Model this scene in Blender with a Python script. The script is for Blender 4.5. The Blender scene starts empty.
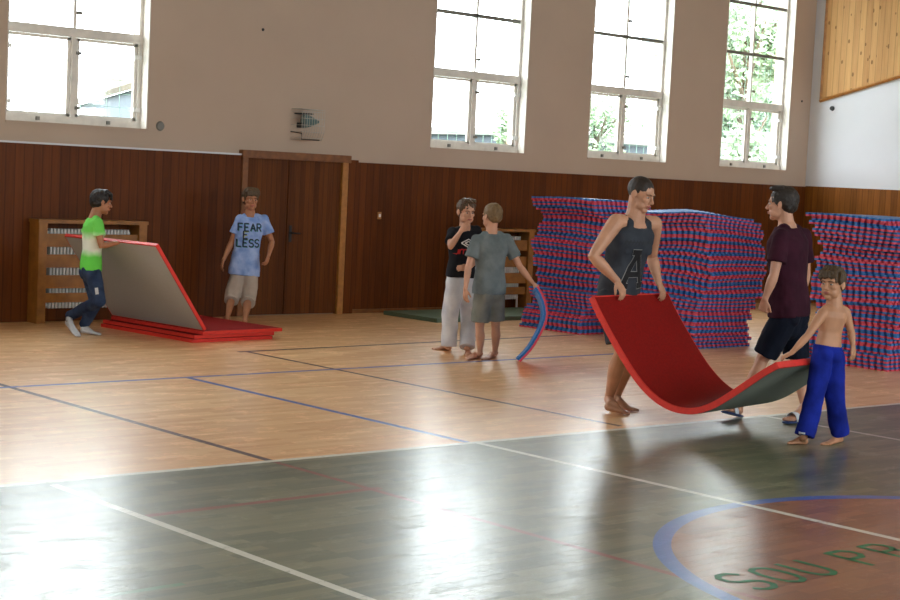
import bpy, bmesh, math, random
from mathutils import Vector, Matrix, noise
from mathutils.bvhtree import BVHTree
random.seed(7)
V = Vector
PI = math.pi
sc = bpy.context.scene
COL = sc.collection

# ------------------------------------------------------------------ camera
CAM_H = 1.75
FPX = 1598.88
def unit(v):
    return v.normalized()
_c = (450.0, 300.0)
_X = unit(V((2240-_c[0], 264.5-_c[1], FPX)))      # vanishing point of the wall with the windows
_Y = unit(V((-982-_c[0], 107-_c[1], FPX)))
_Z = unit(_X.cross(_Y))
if _Z.y > 0: _Z = -_Z
RR = Matrix((_X, _Y, _Z))                          # camera (right, down, forward) -> world
CP = V((0, 0, CAM_H))
cam_d = bpy.data.cameras.new('camera'); cam = bpy.data.objects.new('camera', cam_d); COL.objects.link(cam)
rt, dn, fw = RR.col[0], RR.col[1], RR.col[2]
M4 = Matrix(((rt[0], -dn[0], -fw[0], 0), (rt[1], -dn[1], -fw[1], 0), (rt[2], -dn[2], -fw[2], CAM_H), (0, 0, 0, 1)))
cam.matrix_world = M4
cam_d.sensor_width = 36; cam_d.lens = FPX/900*36; cam_d.clip_end = 300
sc.camera = cam

# ------------------------------------------------------------------ world, light, exposure
SKY = 14.0
w = bpy.data.worlds.new('world'); sc.world = w; w.use_nodes = True
nt = w.node_tree; bg = nt.nodes['Background']
bg.inputs[0].default_value = (0.90, 0.95, 1.0, 1); bg.inputs[1].default_value = SKY
sc.view_settings.view_transform = 'Standard'; sc.view_settings.look = 'None'
sc.view_settings.gamma = 1; sc.view_settings.exposure = 0.0
sc.view_settings.use_curve_mapping = False

# room dimensions
YB, YF, XL, XR, ZC = 15.608, -5.0, -6.0, 21.636, 6.6
WW, WZ0, WZ1 = 0.845, 2.11, 5.40                   # window half width, sill, head
WCX = [14.385+2.935*k for k in (-6, -5, -4, -3, -2, 0, 1, 2)]
FCX = [-3.2, -0.3, 2.6, 5.6, 8.5, 11.4, 14.4, 17.3, 20.0]
def portal(x, y, s):
    l = bpy.data.lights.new('daylight_portal', 'AREA'); l.shape = 'RECTANGLE'; l.size = 2*WW; l.size_y = WZ1-WZ0
    l.cycles.is_portal = True
    o = bpy.data.objects.new('daylight_portal', l); COL.objects.link(o)
    o.location = (x, y, (WZ0+WZ1)/2); o.rotation_euler = (s*PI/2, 0, 0)
for x in WCX: portal(x, YB+0.30, -1)
for x in FCX: portal(x, YF-0.30, 1)

def unp(px, py):
    return RR @ V((px-450, py-300, FPX))
def G(px, py, z=0.0):
    d = unp(px, py); return CP + d*((z-CAM_H)/d.z)
def onY(px, py, y):
    d = unp(px, py); return CP + d*(y/d.y)

# ------------------------------------------------------------------ materials
def srgb(r, g, b):
    f = lambda c: (c/255/12.92) if c/255 <= .04045 else ((c/255+.055)/1.055)**2.4
    return (f(r), f(g), f(b), 1)
class NT:
    def __init__(s, name):
        s.m = bpy.data.materials.new(name); s.m.use_nodes = True; s.t = s.m.node_tree; s.p = s.t.nodes['Principled BSDF']
    def n(s, typ, **kw):
        nd = s.t.nodes.new(typ)
        for k, v in kw.items(): setattr(nd, k, v)
        return nd
    def l(s, a, b): s.t.links.new(a, b)
    def val(s, sock, v):
        if hasattr(v, 'node'): s.l(v, sock)
        else: sock.default_value = v
    def math(s, op, a, b=0.0, c=None):
        nd = s.n('ShaderNodeMath', operation=op); s.val(nd.inputs[0], a); s.val(nd.inputs[1], b)
        if c is not None: s.val(nd.inputs[2], c)
        return nd.outputs[0]
    def mix(s, f, a, b, mode='MIX'):
        nd = s.n('ShaderNodeMix', data_type='RGBA', blend_type=mode); s.val(nd.inputs[0], f); s.val(nd.inputs[6], a); s.val(nd.inputs[7], b)
        return nd.outputs[2]
    def coord(s):
        tc = s.n('ShaderNodeTexCoord'); sp = s.n('ShaderNodeSeparateXYZ'); s.l(tc.outputs['Object'], sp.inputs[0]); return tc.outputs['Object'], sp.outputs
    def comb(s, x, y, z):
        nd = s.n('ShaderNodeCombineXYZ'); s.val(nd.inputs[0], x); s.val(nd.inputs[1], y); s.val(nd.inputs[2], z); return nd.outputs[0]
    def noise(s, vec, scale, detail=3, rough=.5):
        nd = s.n('ShaderNodeTexNoise'); s.l(vec, nd.inputs['Vector']); nd.inputs['Scale'].default_value = scale
        nd.inputs['Detail'].default_value = detail; nd.inputs['Roughness'].default_value = rough; return nd.outputs[0]
    def ramp(s, f, stops):
        nd = s.n('ShaderNodeValToRGB'); s.l(f, nd.inputs[0]); e = nd.color_ramp.elements
        while len(e) < len(stops): e.new(.5)
        for i, (p, c) in enumerate(stops): e[i].position = p; e[i].color = c
        return nd.outputs[0]
    def bump(s, h, strength=.3, dist=.01):
        nd = s.n('ShaderNodeBump'); nd.inputs['Strength'].default_value = strength; nd.inputs['Distance'].default_value = dist
        s.l(h, nd.inputs['Height']); s.l(nd.outputs[0], s.p.inputs['Normal'])
def plain(name, col, rough=.6, var=.08, scale=20, bump=0.0, metal=0.0, spec=.5):
    m = NT(name); c, _ = m.coord(); nz = m.noise(c, scale, 4)
    d = tuple(x*(1-var) for x in col[:3])+(1,); b = tuple(min(1, x*(1+var)) for x in col[:3])+(1,)
    m.l(m.ramp(nz, [(.3, d), (.7, b)]), m.p.inputs['Base Color'])
    m.p.inputs['Roughness'].default_value = rough; m.p.inputs['Metallic'].default_value = metal
    m.p.inputs['Specular IOR Level'].default_value = spec
    if bump: m.bump(nz, bump, .01)
    return m.m
def planks(name, axis, width, dark, light, rough=.45, knots=0.0, groove=.06):
    m = NT(name); c, s = m.coord(); a = s[axis]
    u = m.math('DIVIDE', a, width); fl_ = m.math('FLOOR', u); fr = m.math('FRACT', u)
    wn = m.n('ShaderNodeTexWhiteNoise', noise_dimensions='1D'); m.l(fl_, wn.inputs['W'])
    vec = m.comb(m.math('MULTIPLY', a, 26), m.math('MULTIPLY', wn.outputs[0], 40), m.math('MULTIPLY', s[2], 1.6))
    gr = m.noise(vec, 1.0, 6, .65)
    mixf = m.math('ADD', m.math('MULTIPLY', gr, .8), m.math('MULTIPLY', wn.outputs[0], .35))
    col = m.ramp(mixf, [(.25, dark), (.85, light)])
    if knots:
        kv = m.comb(m.math('MULTIPLY', a, 9), m.math('MULTIPLY', wn.outputs[0], 9), m.math('MULTIPLY', s[2], 5))
        vo = m.n('ShaderNodeTexVoronoi'); m.l(kv, vo.inputs['Vector']); vo.inputs['Scale'].default_value = 1.0
        k = m.math('LESS_THAN', vo.outputs['Distance'], .17)
        col = m.mix(m.math('MULTIPLY', k, knots), col, tuple(x*.4 for x in dark[:3])+(1,))
    g = m.math('LESS_THAN', m.math('MINIMUM', fr, m.math('SUBTRACT', 1.0, fr)), groove)
    col = m.mix(m.math('MULTIPLY', g, .38), col, tuple(x*.3 for x in dark[:3])+(1,))
    m.l(col, m.p.inputs['Base Color']); m.p.inputs['Roughness'].default_value = rough; m.p.inputs['Specular IOR Level'].default_value = .15
    m.bump(m.math('SUBTRACT', m.math('MULTIPLY', gr, .2), g), .4, .003)
    return m.m
MT = {}
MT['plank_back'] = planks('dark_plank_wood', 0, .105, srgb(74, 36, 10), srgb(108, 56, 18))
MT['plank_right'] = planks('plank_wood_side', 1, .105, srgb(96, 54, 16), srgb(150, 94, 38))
MT['door_wood'] = planks('door_plank_wood', 0, .07, srgb(72, 36, 10), srgb(108, 60, 22))
MT['pine'] = planks('knotty_pine', 1, .11, srgb(176, 128, 76), srgb(214, 168, 110), .5, .8, .05)
MT['trim_wood'] = plain('trim_wood', srgb(120, 72, 30), .45, .25, 14)
MT['trim_light'] = plain('trim_light_wood', srgb(168, 112, 52), .45, .2, 14)
MT['cover_wood'] = plain('radiator_cover_wood', srgb(150, 98, 40), .45, .25, 9)
MT['paint_back'] = plain('beige_wall_paint', srgb(186, 165, 148), .85, .035, 1.3, .05)
MT['paint_right'] = plain('white_wall_paint', srgb(218, 220, 226), .85, .03, 1.0, .05)
MT['ceiling'] = plain('ceiling_paint', srgb(215, 210, 200), .9, .03, 2)
MT['win_white'] = plain('window_white_paint', srgb(222, 216, 208), .5, .08, 12)
MT['net'] = plain('green_net_wire', srgb(150, 190, 170), .6)
MT['hinge'] = plain('window_hinge_metal', srgb(120, 118, 112), .5)
MT['white_metal'] = plain('radiator_enamel', srgb(225, 224, 220), .4, .03)
MT['black'] = plain('black_plastic', srgb(28, 28, 30), .5)
MT['steel'] = plain('cage_wire', srgb(176, 170, 160), .4, .1, 20, 0, .5)
MT['teal'] = plain('horn_paint', srgb(70, 100, 100), .4)
MT['red_vinyl'] = plain('red_mat_vinyl', srgb(136, 16, 12), .7, .14, 60, .15, 0.0, .15)
MT['red_edge'] = plain('red_mat_edge', srgb(225, 52, 42), .5, .06, 30)
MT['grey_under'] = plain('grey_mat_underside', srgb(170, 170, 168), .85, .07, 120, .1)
MT['shaded_under'] = plain('shaded_mat_underside', srgb(122, 127, 118), .9, .07, 120, .1, 0.0, .2)  # greener grey, with the shade under the carried mat painted into it
MT['green_mat'] = plain('grey_green_mat', srgb(96, 116, 96), .7, .08, 30)
MT['foam_blue'] = plain('blue_foam', srgb(44, 118, 190), .5, .06, 40)
MT['foam_red'] = plain('red_foam', srgb(224, 76, 98), .5, .06, 40)
MT['letter_green'] = plain('green_floor_paint', srgb(20, 110, 70), .4, .2, 30)
MT['leaf'] = plain('tree_leaves', srgb(156, 176, 142), .6, .3, 2)
MT['leaf_dark'] = plain('tree_leaves_deep', srgb(120, 142, 112), .6, .3, 2)
MT['bark'] = plain('tree_bark', srgb(100, 85, 70), .8, .2, 8)
MT['plaster'] = plain('house_plaster', srgb(150, 156, 160), .9, .05, 3)
MT['plaster_far'] = plain('far_house_plaster', srgb(84, 92, 100), .9, .08, 3)  # even plaster tone, set low to hold against the bright sky
MT['tiles'] = plain('roof_tiles', srgb(74, 64, 46), .8, .35, 2)
MT['grass'] = plain('grass_ground', srgb(84, 96, 72), .9, .2, 3)
def glass():
    m = NT('window_glass'); t = m.t
    tr = m.n('ShaderNodeBsdfTransparent'); tr.inputs[0].default_value = (.95, .97, .96, 1)
    gl = m.n('ShaderNodeBsdfGlossy'); gl.inputs['Roughness'].default_value = .02
    mx = m.n('ShaderNodeMixShader'); mx.inputs[0].default_value = .06
    m.l(tr.outputs[0], mx.inputs[1]); m.l(gl.outputs[0], mx.inputs[2]); m.l(mx.outputs[0], t.nodes['Material Output'].inputs[0])
    return m.m
MT['glass'] = glass()

# floor: orange parquet, painted green court, brown circle, court lines
def floor_mat():
    m = NT('sports_floor'); c, s = m.coord(); x, y = s[0], s[1]
    row = m.math('FLOOR', m.math('DIVIDE', y, .075))
    off = m.math('MULTIPLY', m.math('MODULO', row, 2.0), .22)
    cx_ = m.math('DIVIDE', m.math('ADD', x, off), .45)
    colm = m.math('FLOOR', cx_)
    wn = m.n('ShaderNodeTexWhiteNoise', noise_dimensions='2D'); m.l(m.comb(row, colm, 0), wn.inputs['Vector'])
    rnd = wn.outputs[0]
    grain = m.noise(m.comb(m.math('MULTIPLY', x, 2.2), m.math('MULTIPLY', y, 34), rnd), 1.0, 5, .6)
    big = m.noise(c, .45, 3)
    f = m.math('ADD', m.math('MULTIPLY', grain, .45), m.math('ADD', m.math('MULTIPLY', rnd, .28), m.math('MULTIPLY', big, .4)))
    wood = m.ramp(f, [(.25, srgb(218, 152, 94)), (.8, srgb(254, 210, 156))])
    green = m.ramp(f, [(.3, srgb(60, 74, 58)), (.8, srgb(130, 130, 100))])
    brown = m.ramp(f, [(.25, srgb(104, 56, 34)), (.9, srgb(164, 104, 70))])
    yl = m.math('ADD', y, m.math('MULTIPLY', m.math('SUBTRACT', x, 7.0), .031))      # the sideline runs slightly askew
    isg = m.math('LESS_THAN', yl, 7.70)
    col = m.mix(isg, wood, green)
    dx = m.math('SUBTRACT', x, 7.159); dy = m.math('SUBTRACT', y, 3.711)
    r = m.math('SQRT', m.math('ADD', m.math('MULTIPLY', dx, dx), m.math('MULTIPLY', dy, dy)))
    col = m.mix(m.math('LESS_THAN', r, 1.76), col, brown)
    wear = m.noise(m.comb(m.math('MULTIPLY', x, 7), m.math('MULTIPLY', y, 14), 0.0), 1.0, 4, .7)
    worn = m.math('LESS_THAN', wear, .60)
    def band(sock, cen, hw): return m.math('LESS_THAN', m.math('ABSOLUTE', m.math('SUBTRACT', sock, cen)), hw)
    def line(col, xs, xc, xh, ys, yc, yh, c, op):
        k = m.math('MULTIPLY', band(xs, xc, xh), band(ys, yc, yh))
        return m.mix(m.math('MULTIPLY', m.math('MULTIPLY', k, m.math('ADD', m.math('MULTIPLY', worn, .4), .6)), op), col, c)
    WH = srgb(225, 222, 210); BL = srgb(30, 92, 178); DK = srgb(66, 28, 38); RD = srgb(140, 45, 50); GN = srgb(40, 130, 90)
    col = line(col, x, 5.58, .028, y, 9.6, 1.9, DK, 1.0)
    col = line(col, x, 5.58, .022, y, 5.4, 2.3, RD, .8)
    col = line(col, x, 4.9, .75, y, 6.80, .028, RD, .8)
    col = line(col, x, 8.69, .026, y, 10.15, 2.4, DK, 1.0)
    col = line(col, x, 11.0, 2.4, m.math('SUBTRACT', y, m.math('MULTIPLY', x, .04)), 12.2, .034, DK, 1.0)
    col = line(col, x, 8.5, 5.0, y, 11.16, .034, BL, .9)
    col = line(col, x, 7.15, .03, y, 9.43, 1.72, BL, 1.15)
    col = line(col, x, 3.35, .26, y, 5.6, .02, GN, .6)
    k = m.math('LESS_THAN', m.math('ABSOLUTE', m.math('SUBTRACT', r, 1.76)), .045)
    col = m.mix(m.math('MULTIPLY', k, .9), col, BL)
    col = line(col, x, 4.12, .026, y, 3.2, 4.5, WH, .9)
    col = line(col, x, 7.20, .026, y, 3.2, 4.5, WH, .9)
    col = line(col, x, 10.2, .026, y, 3.2, 4.45, WH, .7)
    col = line(col, x, 8.0, 14, yl, 7.70, .028, WH, .95)
    # scuffs and joints
    sn = m.noise(m.comb(m.math('MULTIPLY', x, 3), m.math('MULTIPLY', y, 5), 3.0), 1.0, 6, .8)
    col = m.mix(m.math('MULTIPLY', m.math('GREATER_THAN', sn, .66), .25), col, srgb(190, 180, 165))
    m.l(col, m.p.inputs['Base Color'])
    fy = m.math('FRACT', m.math('DIVIDE', y, .075)); fx = m.math('FRACT', cx_)
    j = m.math('MAXIMUM', m.math('LESS_THAN', fy, .05), m.math('LESS_THAN', fx, .008))
    rr = m.math('ADD', m.math('MULTIPLY', grain, .12), m.math('ADD', m.math('MULTIPLY', big, .06), .07))
    m.l(m.math('ADD', rr, .22), m.p.inputs['Roughness'])
    m.p.inputs['IOR'].default_value = 1.5
    m.l(m.math('SUBTRACT', .62, m.math('MULTIPLY', m.math('GREATER_THAN', sn, .56), .3)), m.p.inputs['Coat Weight']); m.l(m.math('ADD', rr, .07), m.p.inputs['Coat Roughness'])
    h = m.math('SUBTRACT', m.math('ADD', m.math('MULTIPLY', rnd, .5), m.math('MULTIPLY', grain, .5)), m.math('MULTIPLY', j, .6))
    m.bump(h, .45, .0035)
    m.l(m.p.inputs['Normal'].links[0].from_socket, m.p.inputs['Coat Normal'])
    return m.m
MT['floor'] = floor_mat()

# ------------------------------------------------------------------ mesh helpers
def tag(o, label=None, cat=None, group=None, kind=None):
    if label: o['label'] = label
    if cat: o['category'] = cat
    if group: o['group'] = group
    if kind: o['kind'] = kind
    return o
def empty(name, loc=(0, 0, 0), label=None, cat=None, group=None, rz=0):
    o = bpy.data.objects.new(name, None); COL.objects.link(o); o.location = loc; o.rotation_euler.z = rz
    o.empty_display_size = .1
    return tag(o, label, cat, group)
def put(name, bm, mat, parent=None, kind=None, smooth=False, world=True):
    """link a bmesh as one object; world=True: vertices are in world space even under a parent"""
    me = bpy.data.meshes.new(name)
    if smooth:
        for f in bm.faces: f.smooth = True
    bm.to_mesh(me); bm.free()
    for x in (mat if isinstance(mat, (list, tuple)) else [mat]): me.materials.append(x)
    o = bpy.data.objects.new(name, me); COL.objects.link(o)
    if parent is not None:
        o.parent = parent
        if world:
            pm = Matrix.Translation(parent.location) @ parent.rotation_euler.to_matrix().to_4x4()
            g = parent.parent
            while g is not None:
                pm = (Matrix.Translation(g.location) @ g.rotation_euler.to_matrix().to_4x4()) @ pm
                g = g.parent
            me.transform(pm.inverted())
    if kind: o['kind'] = kind
    return o
def box(bm, x0, x1, y0, y1, z0, z1, mi=0):
    vs = [bm.verts.new(p) for p in ((x0,y0,z0),(x1,y0,z0),(x1,y1,z0),(x0,y1,z0),(x0,y0,z1),(x1,y0,z1),(x1,y1,z1),(x0,y1,z1))]
    for q in ((3,2,1,0),(4,5,6,7),(0,1,5,4),(1,2,6,5),(2,3,7,6),(3,0,4,7)):
        bm.faces.new([vs[i] for i in q]).material_index = mi
def B(*boxes):
    bm = bmesh.new()
    for b in boxes: box(bm, *b)
    return bm
def bevel(bm, w=.004, seg=2):
    bmesh.ops.bevel(bm, geom=list(bm.edges), offset=w, segments=seg, affect='EDGES', clamp_overlap=True); return bm
def ring_pts(P, side, other, a, b, n, sq=0):
    out = []
    for i in range(n):
        t = 2*PI*i/n; c, s_ = math.cos(t), math.sin(t)
        if sq:
            c = math.copysign(abs(c)**sq, c); s_ = math.copysign(abs(s_)**sq, s_)
        out.append(P + side*(a*c) + other*(b*s_))
    return out
def chain(bm, pts, radii, hint=None, n=14, cap0='round', cap1='round', sq=0, mi=0):
    """closed tube through pts; radii float or (a,b); hint = side axis (or list)"""
    pts = [V(p) for p in pts]; m = len(pts)
    rad = [(r, r) if not isinstance(r, (tuple, list)) else tuple(r) for r in radii]
    rings = []
    for i, P in enumerate(pts):
        t = (pts[min(i+1, m-1)] - pts[max(i-1, 0)])
        if t.length < 1e-7: t = V((0, 0, 1))
        t.normalize()
        h = hint[i] if isinstance(hint, (list,)) else hint
        if h is None: h = V((1, 0, 0)) if abs(t.x) < .8 else V((0, 1, 0))
        h = V(h); s_ = (h - t*h.dot(t)).normalized(); o = t.cross(s_)
        rings.append((P, t, s_, o, rad[i]))
    R = []
    P, t, s_, o, (a, b) = rings[0]
    if cap0 == 'round':
        k = min(a, b)
        for q in (.96, .72, .38): R.append(ring_pts(P - t*(k*q), s_, o, a*math.sqrt(1-q*q), b*math.sqrt(1-q*q), n, sq))
    for P, t, s_, o, (a, b) in rings: R.append(ring_pts(P, s_, o, a, b, n, sq))
    P, t, s_, o, (a, b) = rings[-1]
    if cap1 == 'round':
        k = min(a, b)
        for q in (.38, .72, .96): R.append(ring_pts(P + t*(k*q), s_, o, a*math.sqrt(1-q*q), b*math.sqrt(1-q*q), n, sq))
    vr = [[bm.verts.new(p) for p in r] for r in R]
    for i in range(len(vr)-1):
        for j in range(n):
            bm.faces.new((vr[i][j], vr[i][(j+1) % n], vr[i+1][(j+1) % n], vr[i+1][j])).material_index = mi
    bm.faces.new(list(reversed(vr[0]))).material_index = mi; bm.faces.new(vr[-1]).material_index = mi
def ball(bm, c, ax, ay, az, n=16, m=10, mi=0):
    """ellipsoid with half-axis vectors"""
    c, ax, ay, az = V(c), V(ax), V(ay), V(az); rows = []
    top = bm.verts.new(c+az); bot = bm.verts.new(c-az)
    for i in range(1, m):
        th = PI*i/m
        rows.append([bm.verts.new(c + az*math.cos(th) + (ax*math.cos(2*PI*j/n) + ay*math.sin(2*PI*j/n))*math.sin(th)) for j in range(n)])
    for j in range(n):
        bm.faces.new((top, rows[0][j], rows[0][(j+1) % n])).material_index = mi
        bm.faces.new((bot, rows[-1][(j+1) % n], rows[-1][j])).material_index = mi
        for i in range(len(rows)-1):
            bm.faces.new((rows[i][j], rows[i+1][j], rows[i+1][(j+1) % n], rows[i][(j+1) % n])).material_index = mi
def remesh(bm, voxel, smooth=3, disp=None):
    """union of closed volumes -> one continuous skin (bmesh)"""
    bmesh.ops.recalc_face_normals(bm, faces=bm.faces)
    me = bpy.data.meshes.new('tmp'); bm.to_mesh(me); bm.free()
    o = bpy.data.objects.new('tmp', me); COL.objects.link(o)
    md = o.modifiers.new('r', 'REMESH'); md.mode = 'VOXEL'; md.voxel_size = voxel; md.adaptivity = 0
    if smooth:
        sm = o.modifiers.new('s', 'SMOOTH'); sm.factor = .5; sm.iterations = smooth
    dg = bpy.context.evaluated_depsgraph_get(); dg.update()
    me2 = bpy.data.meshes.new_from_object(o.evaluated_get(dg))
    bpy.data.objects.remove(o); bpy.data.meshes.remove(me)
    out = bmesh.new(); out.from_mesh(me2); bpy.data.meshes.remove(me2)
    if disp:
        out.normal_update()
        mv = [(v, v.normal*disp(v.co)) for v in out.verts]
        for v, d in mv: v.co += d
    return out
# ================================================================== THE SETTING
tag(put('floor', B((XL, XR, YF, YB, -.10, 0)), MT['floor'], kind='structure'))
put('ceiling', B((XL, XR, YF, YB, ZC, ZC+.15)), MT['ceiling'], kind='structure')
def holed_wall(y0, y1, centers):
    bm = B((XL-.3, XR+.3, y0, y1, -.1, WZ0), (XL-.3, XR+.3, y0, y1, WZ1, ZC+.15))
    xs = [XL-.3]
    for c in sorted(centers): xs += [c-WW, c+WW]
    xs.append(XR+.3)
    for i in range(0, len(xs), 2): box(bm, xs[i], xs[i+1], y0, y1, WZ0, WZ1)
    return bm
put('wall_back', holed_wall(YB, YB+.35, WCX), MT['paint_back'], kind='structure')
put('wall_front', holed_wall(YF-.35, YF, FCX), MT['paint_back'], kind='structure')
put('wall_right', B((XR, XR+.3, YF, YB, -.1, ZC+.15)), MT['paint_right'], kind='structure')
put('wall_left', B((XL-.3, XL, YF, YB, -.1, ZC+.15)), MT['paint_right'], kind='structure')
# panelling
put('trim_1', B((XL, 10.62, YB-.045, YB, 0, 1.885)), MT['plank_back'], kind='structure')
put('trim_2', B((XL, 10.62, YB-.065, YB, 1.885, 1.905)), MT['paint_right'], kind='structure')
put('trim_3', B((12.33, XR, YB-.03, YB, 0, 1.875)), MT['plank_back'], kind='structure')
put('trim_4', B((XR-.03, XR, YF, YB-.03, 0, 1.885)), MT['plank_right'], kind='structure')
put('trim_5', bevel(B((12.17, 12.33, YB-.07, YB, 0, 1.90)), .004), MT['plank_back'], kind='structure')
put('baseboard_back', B((12.33, 13.9, YB-.045, YB-.03, 0, .05), (15.2, XR, YB-.045, YB-.03, 0, .05)), MT['trim_wood'], kind='structure')
# knotty pine panel high on the right wall, its lower edge climbing towards the room
bm = bmesh.new()
prof = [(15.39, 3.27), (9.0, 4.92), (9.0, 6.55), (15.39, 6.55)]
a = [bm.verts.new((XR-.035, y, z)) for y, z in prof]; b = [bm.verts.new((XR, y, z)) for y, z in prof]
bm.faces.new(a); bm.faces.new(list(reversed(b)))
for i in range(4): bm.faces.new((a[i], b[i], b[(i+1) % 4], a[(i+1) % 4]))
bmesh.ops.recalc_face_normals(bm, faces=bm.faces)
put('trim_6', bm, MT['pine'], kind='structure')
bm = bmesh.new()
chain(bm, [(XR-.03, 15.39, 3.25), (XR-.03, 15.39, 6.5)], [(.03, .03)]*2, hint=V((0, 1, 0)), n=4, cap0='flat', cap1='flat')
chain(bm, [(XR-.03, 15.41, 3.26), (XR-.03, 9.0, 4.91)], [(.03, .03)]*2, hint=V((0, 0, 1)), n=4, cap0='flat', cap1='flat')
put('trim_7', bm, MT['trim_light'], kind='structure')

# door
d = empty('door_1', (11.4, YB, 0)); d['kind'] = 'structure'
put('door_frame', bevel(B((10.62, 10.70, YB-.06, YB, 0, 1.86), (10.60, 12.20, YB-.09, YB, 1.86, 1.95)), .004), MT['trim_wood'], d)
put('door_jamb', bevel(B((12.08, 12.17, YB-.08, YB, 0, 1.86)), .004), MT['trim_light'], d)
put('door_leaf', bevel(B((10.70, 11.29, YB-.04, YB, .01, 1.86)), .003), MT['door_wood'], d)
put('door_leaf', bevel(B((11.30, 12.08, YB-.04, YB, .01, 1.86)), .003), MT['door_wood'], d)
bm = bevel(B((11.33, 11.37, YB-.05, YB-.04, .88, 1.08)), .002)
chain(bm, [(11.35, YB-.05, .99), (11.35, YB-.09, .99), (11.46, YB-.09, .985)], [.009]*3, n=8)
put('door_handle', bm, MT['black'], d)

# windows
def make_window(name, cx, y0, sgn, detail=True):
    """sgn=+1: room is on the -Y side"""
    r = empty(name, (cx, y0, WZ0)); r['kind'] = 'structure'
    def bx(*t):
        x0, x1, a, b, z0, z1 = t
        ya, yb = sorted((y0+sgn*a, y0+sgn*b)); return (cx+x0, cx+x1, ya, yb, z0, z1)
    W = WW
    put('window_frame', B(bx(-W, -W+.055, .13, .21, WZ0, WZ1), bx(W-.055, W, .13, .21, WZ0, WZ1), bx(-W, W, .12, .21, WZ0, WZ0+.09), bx(-W, W, .13, .21, WZ1-.06, WZ1),
        bx(-W, W, .125, .21, 3.055, 3.155), bx(-.03, .03, .135, .20, WZ0, 3.1), bx(-.017, .017, .14, .20, 3.1, WZ1)), MT['win_white'], r)
    for s in (-1, 1):
        xa, xb = sorted((s*(W-.012), s*(W+.0005))); put('lining', B(bx(xa, xb, -.004, .13, WZ0+.01, WZ1)), MT['win_white'], r)
    put('glazing_bar', B(bx(-W+.05, W-.05, .14, .19, 3.865, 3.91)), MT['hinge'], r)
    put('glazing_bar', B(bx(-W+.05, W-.05, .14, .19, 4.635, 4.68)), MT['hinge'], r)
    if detail:
        for s in (-1, 1):
            xa, xb = sorted((s*.035, s*(W-.06)))
            put('casement', B(bx(xa, xa+.035, .155, .185, WZ0+.09, 3.05), bx(xb-.035, xb, .155, .185, WZ0+.09, 3.05), bx(xa, xb, .155, .185, WZ0+.09, WZ0+.12), bx(xa, xb, .155, .185, 3.02, 3.05)), MT['win_white'], r)
            for z in (2.30, 2.88):
                put('hinge', B(bx(s*(W-.065)-.045, s*(W-.065)+.045, .115, .15, z, z+.045)), MT['white_metal'], r)
        for z in (2.28, 2.87, 3.30, 4.1):
            put('latch', B(bx(.02, .075, .115, .15, z, z+.035)), MT['hinge'], r)
        for s in (-.5, .5):
            put('drip_hook', B(bx(s*W-.02, s*W+.02, .10, .125, WZ0+.03, WZ0+.07)), MT['hinge'], r)
        put('window_sill', B(bx(-W, W, -.01, .13, WZ0-.012, WZ0+.008)), MT['paint_back'], r)
        bmn = bmesh.new()
        for i in range(22):
            z = WZ0+.08+i*.15; box(bmn, *bx(-W, W, .27, .274, z, z+.004))
        for i in range(11):
            x = -W+.05+i*.16; box(bmn, *bx(x, x+.004, .27, .274, WZ0, WZ1))
        put('net', bmn, MT['net'], r)
    zs = [(WZ0+.09, 3.055), (3.155, 3.87), (3.91, 4.64), (4.68, WZ1-.06)]
    for s in (-1, 1):
        for z0, z1 in zs:
            xa, xb = sorted((s*.02, s*(W-.055)))
            put('pane', B(bx(xa, xb, .168, .172, z0, z1)), MT['glass'], r)
    return r
for i, x in enumerate(WCX): make_window('window_%d' % (i+1), x, YB, 1, i >= 4)
for i, x in enumerate(FCX): make_window('window_%d' % (i+9), x, YF, -1, False)

# ================================================================== OUTSIDE
put('ground', B((-40, 90, YB+.36, 70, -.5, -.4)), MT['grass'], kind='structure')
def tree(x, y, h, rad, mat, label, zc=None, n=2600, trunk=.16):
    t = empty('tree', (x, y, -.4), label, 'tree', 'trees outside the windows')
    bm = bmesh.new(); chain(bm, [(x, y, -.4), (x+.1, y, h*.4), (x, y+.1, h*.75)], [trunk, trunk*.8, trunk*.3], n=8)
    for k in range(6):
        a = k*1.05; chain(bm, [(x, y, h*.35+k*.06*h), (x+math.cos(a)*rad*.7, y+math.sin(a)*rad*.7, h*.5+k*.07*h)], [trunk*.4, .02], n=6)
    put('trunk', bm, MT['bark'], t)
    bm = bmesh.new(); rnd = random.Random(int(x*13+y))
    blobs = [(rnd.uniform(-.6, .6)*rad, rnd.uniform(-.5, .5)*rad, h*rnd.uniform(.35, .88), rad*rnd.uniform(.35, .6)) for _ in range(14)]
    for i in range(n):
        bx_, by_, bz_, br = blobs[i % 14]
        dv = V((rnd.gauss(0, 1), rnd.gauss(0, 1), rnd.gauss(0, 1))).normalized()*br*rnd.uniform(.6, 1)
        P = V((x+bx_, y+by_, bz_))+dv; e = .09
        a = V((rnd.gauss(0, 1), rnd.gauss(0, 1), rnd.gauss(0, 1))).normalized()*e; b_ = a.orthogonal().normalized()*e*.6
        bm.faces.new([bm.verts.new(P+a), bm.verts.new(P+b_), bm.verts.new(P-a), bm.verts.new(P-b_)])
    put('foliage', bm, mat, t)
tree(35.9, 28.5, 9.5, 1.9, MT['leaf_dark'], 'tall deep green tree filling the rightmost window', n=9000)
tree(28.9, 22.6, 7.0, 1.2, MT['leaf'], 'light green tree at the left of the rightmost window', n=5000)
tree(33.0, 31.0, 4.6, 1.3, MT['leaf'], 'pale green bush-like tree low in the third window from the left', n=3000)
tree(29.0, 30.0, 4.0, .75, MT['leaf'], 'small pale green tree low in the second window from the left', n=2400)
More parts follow.
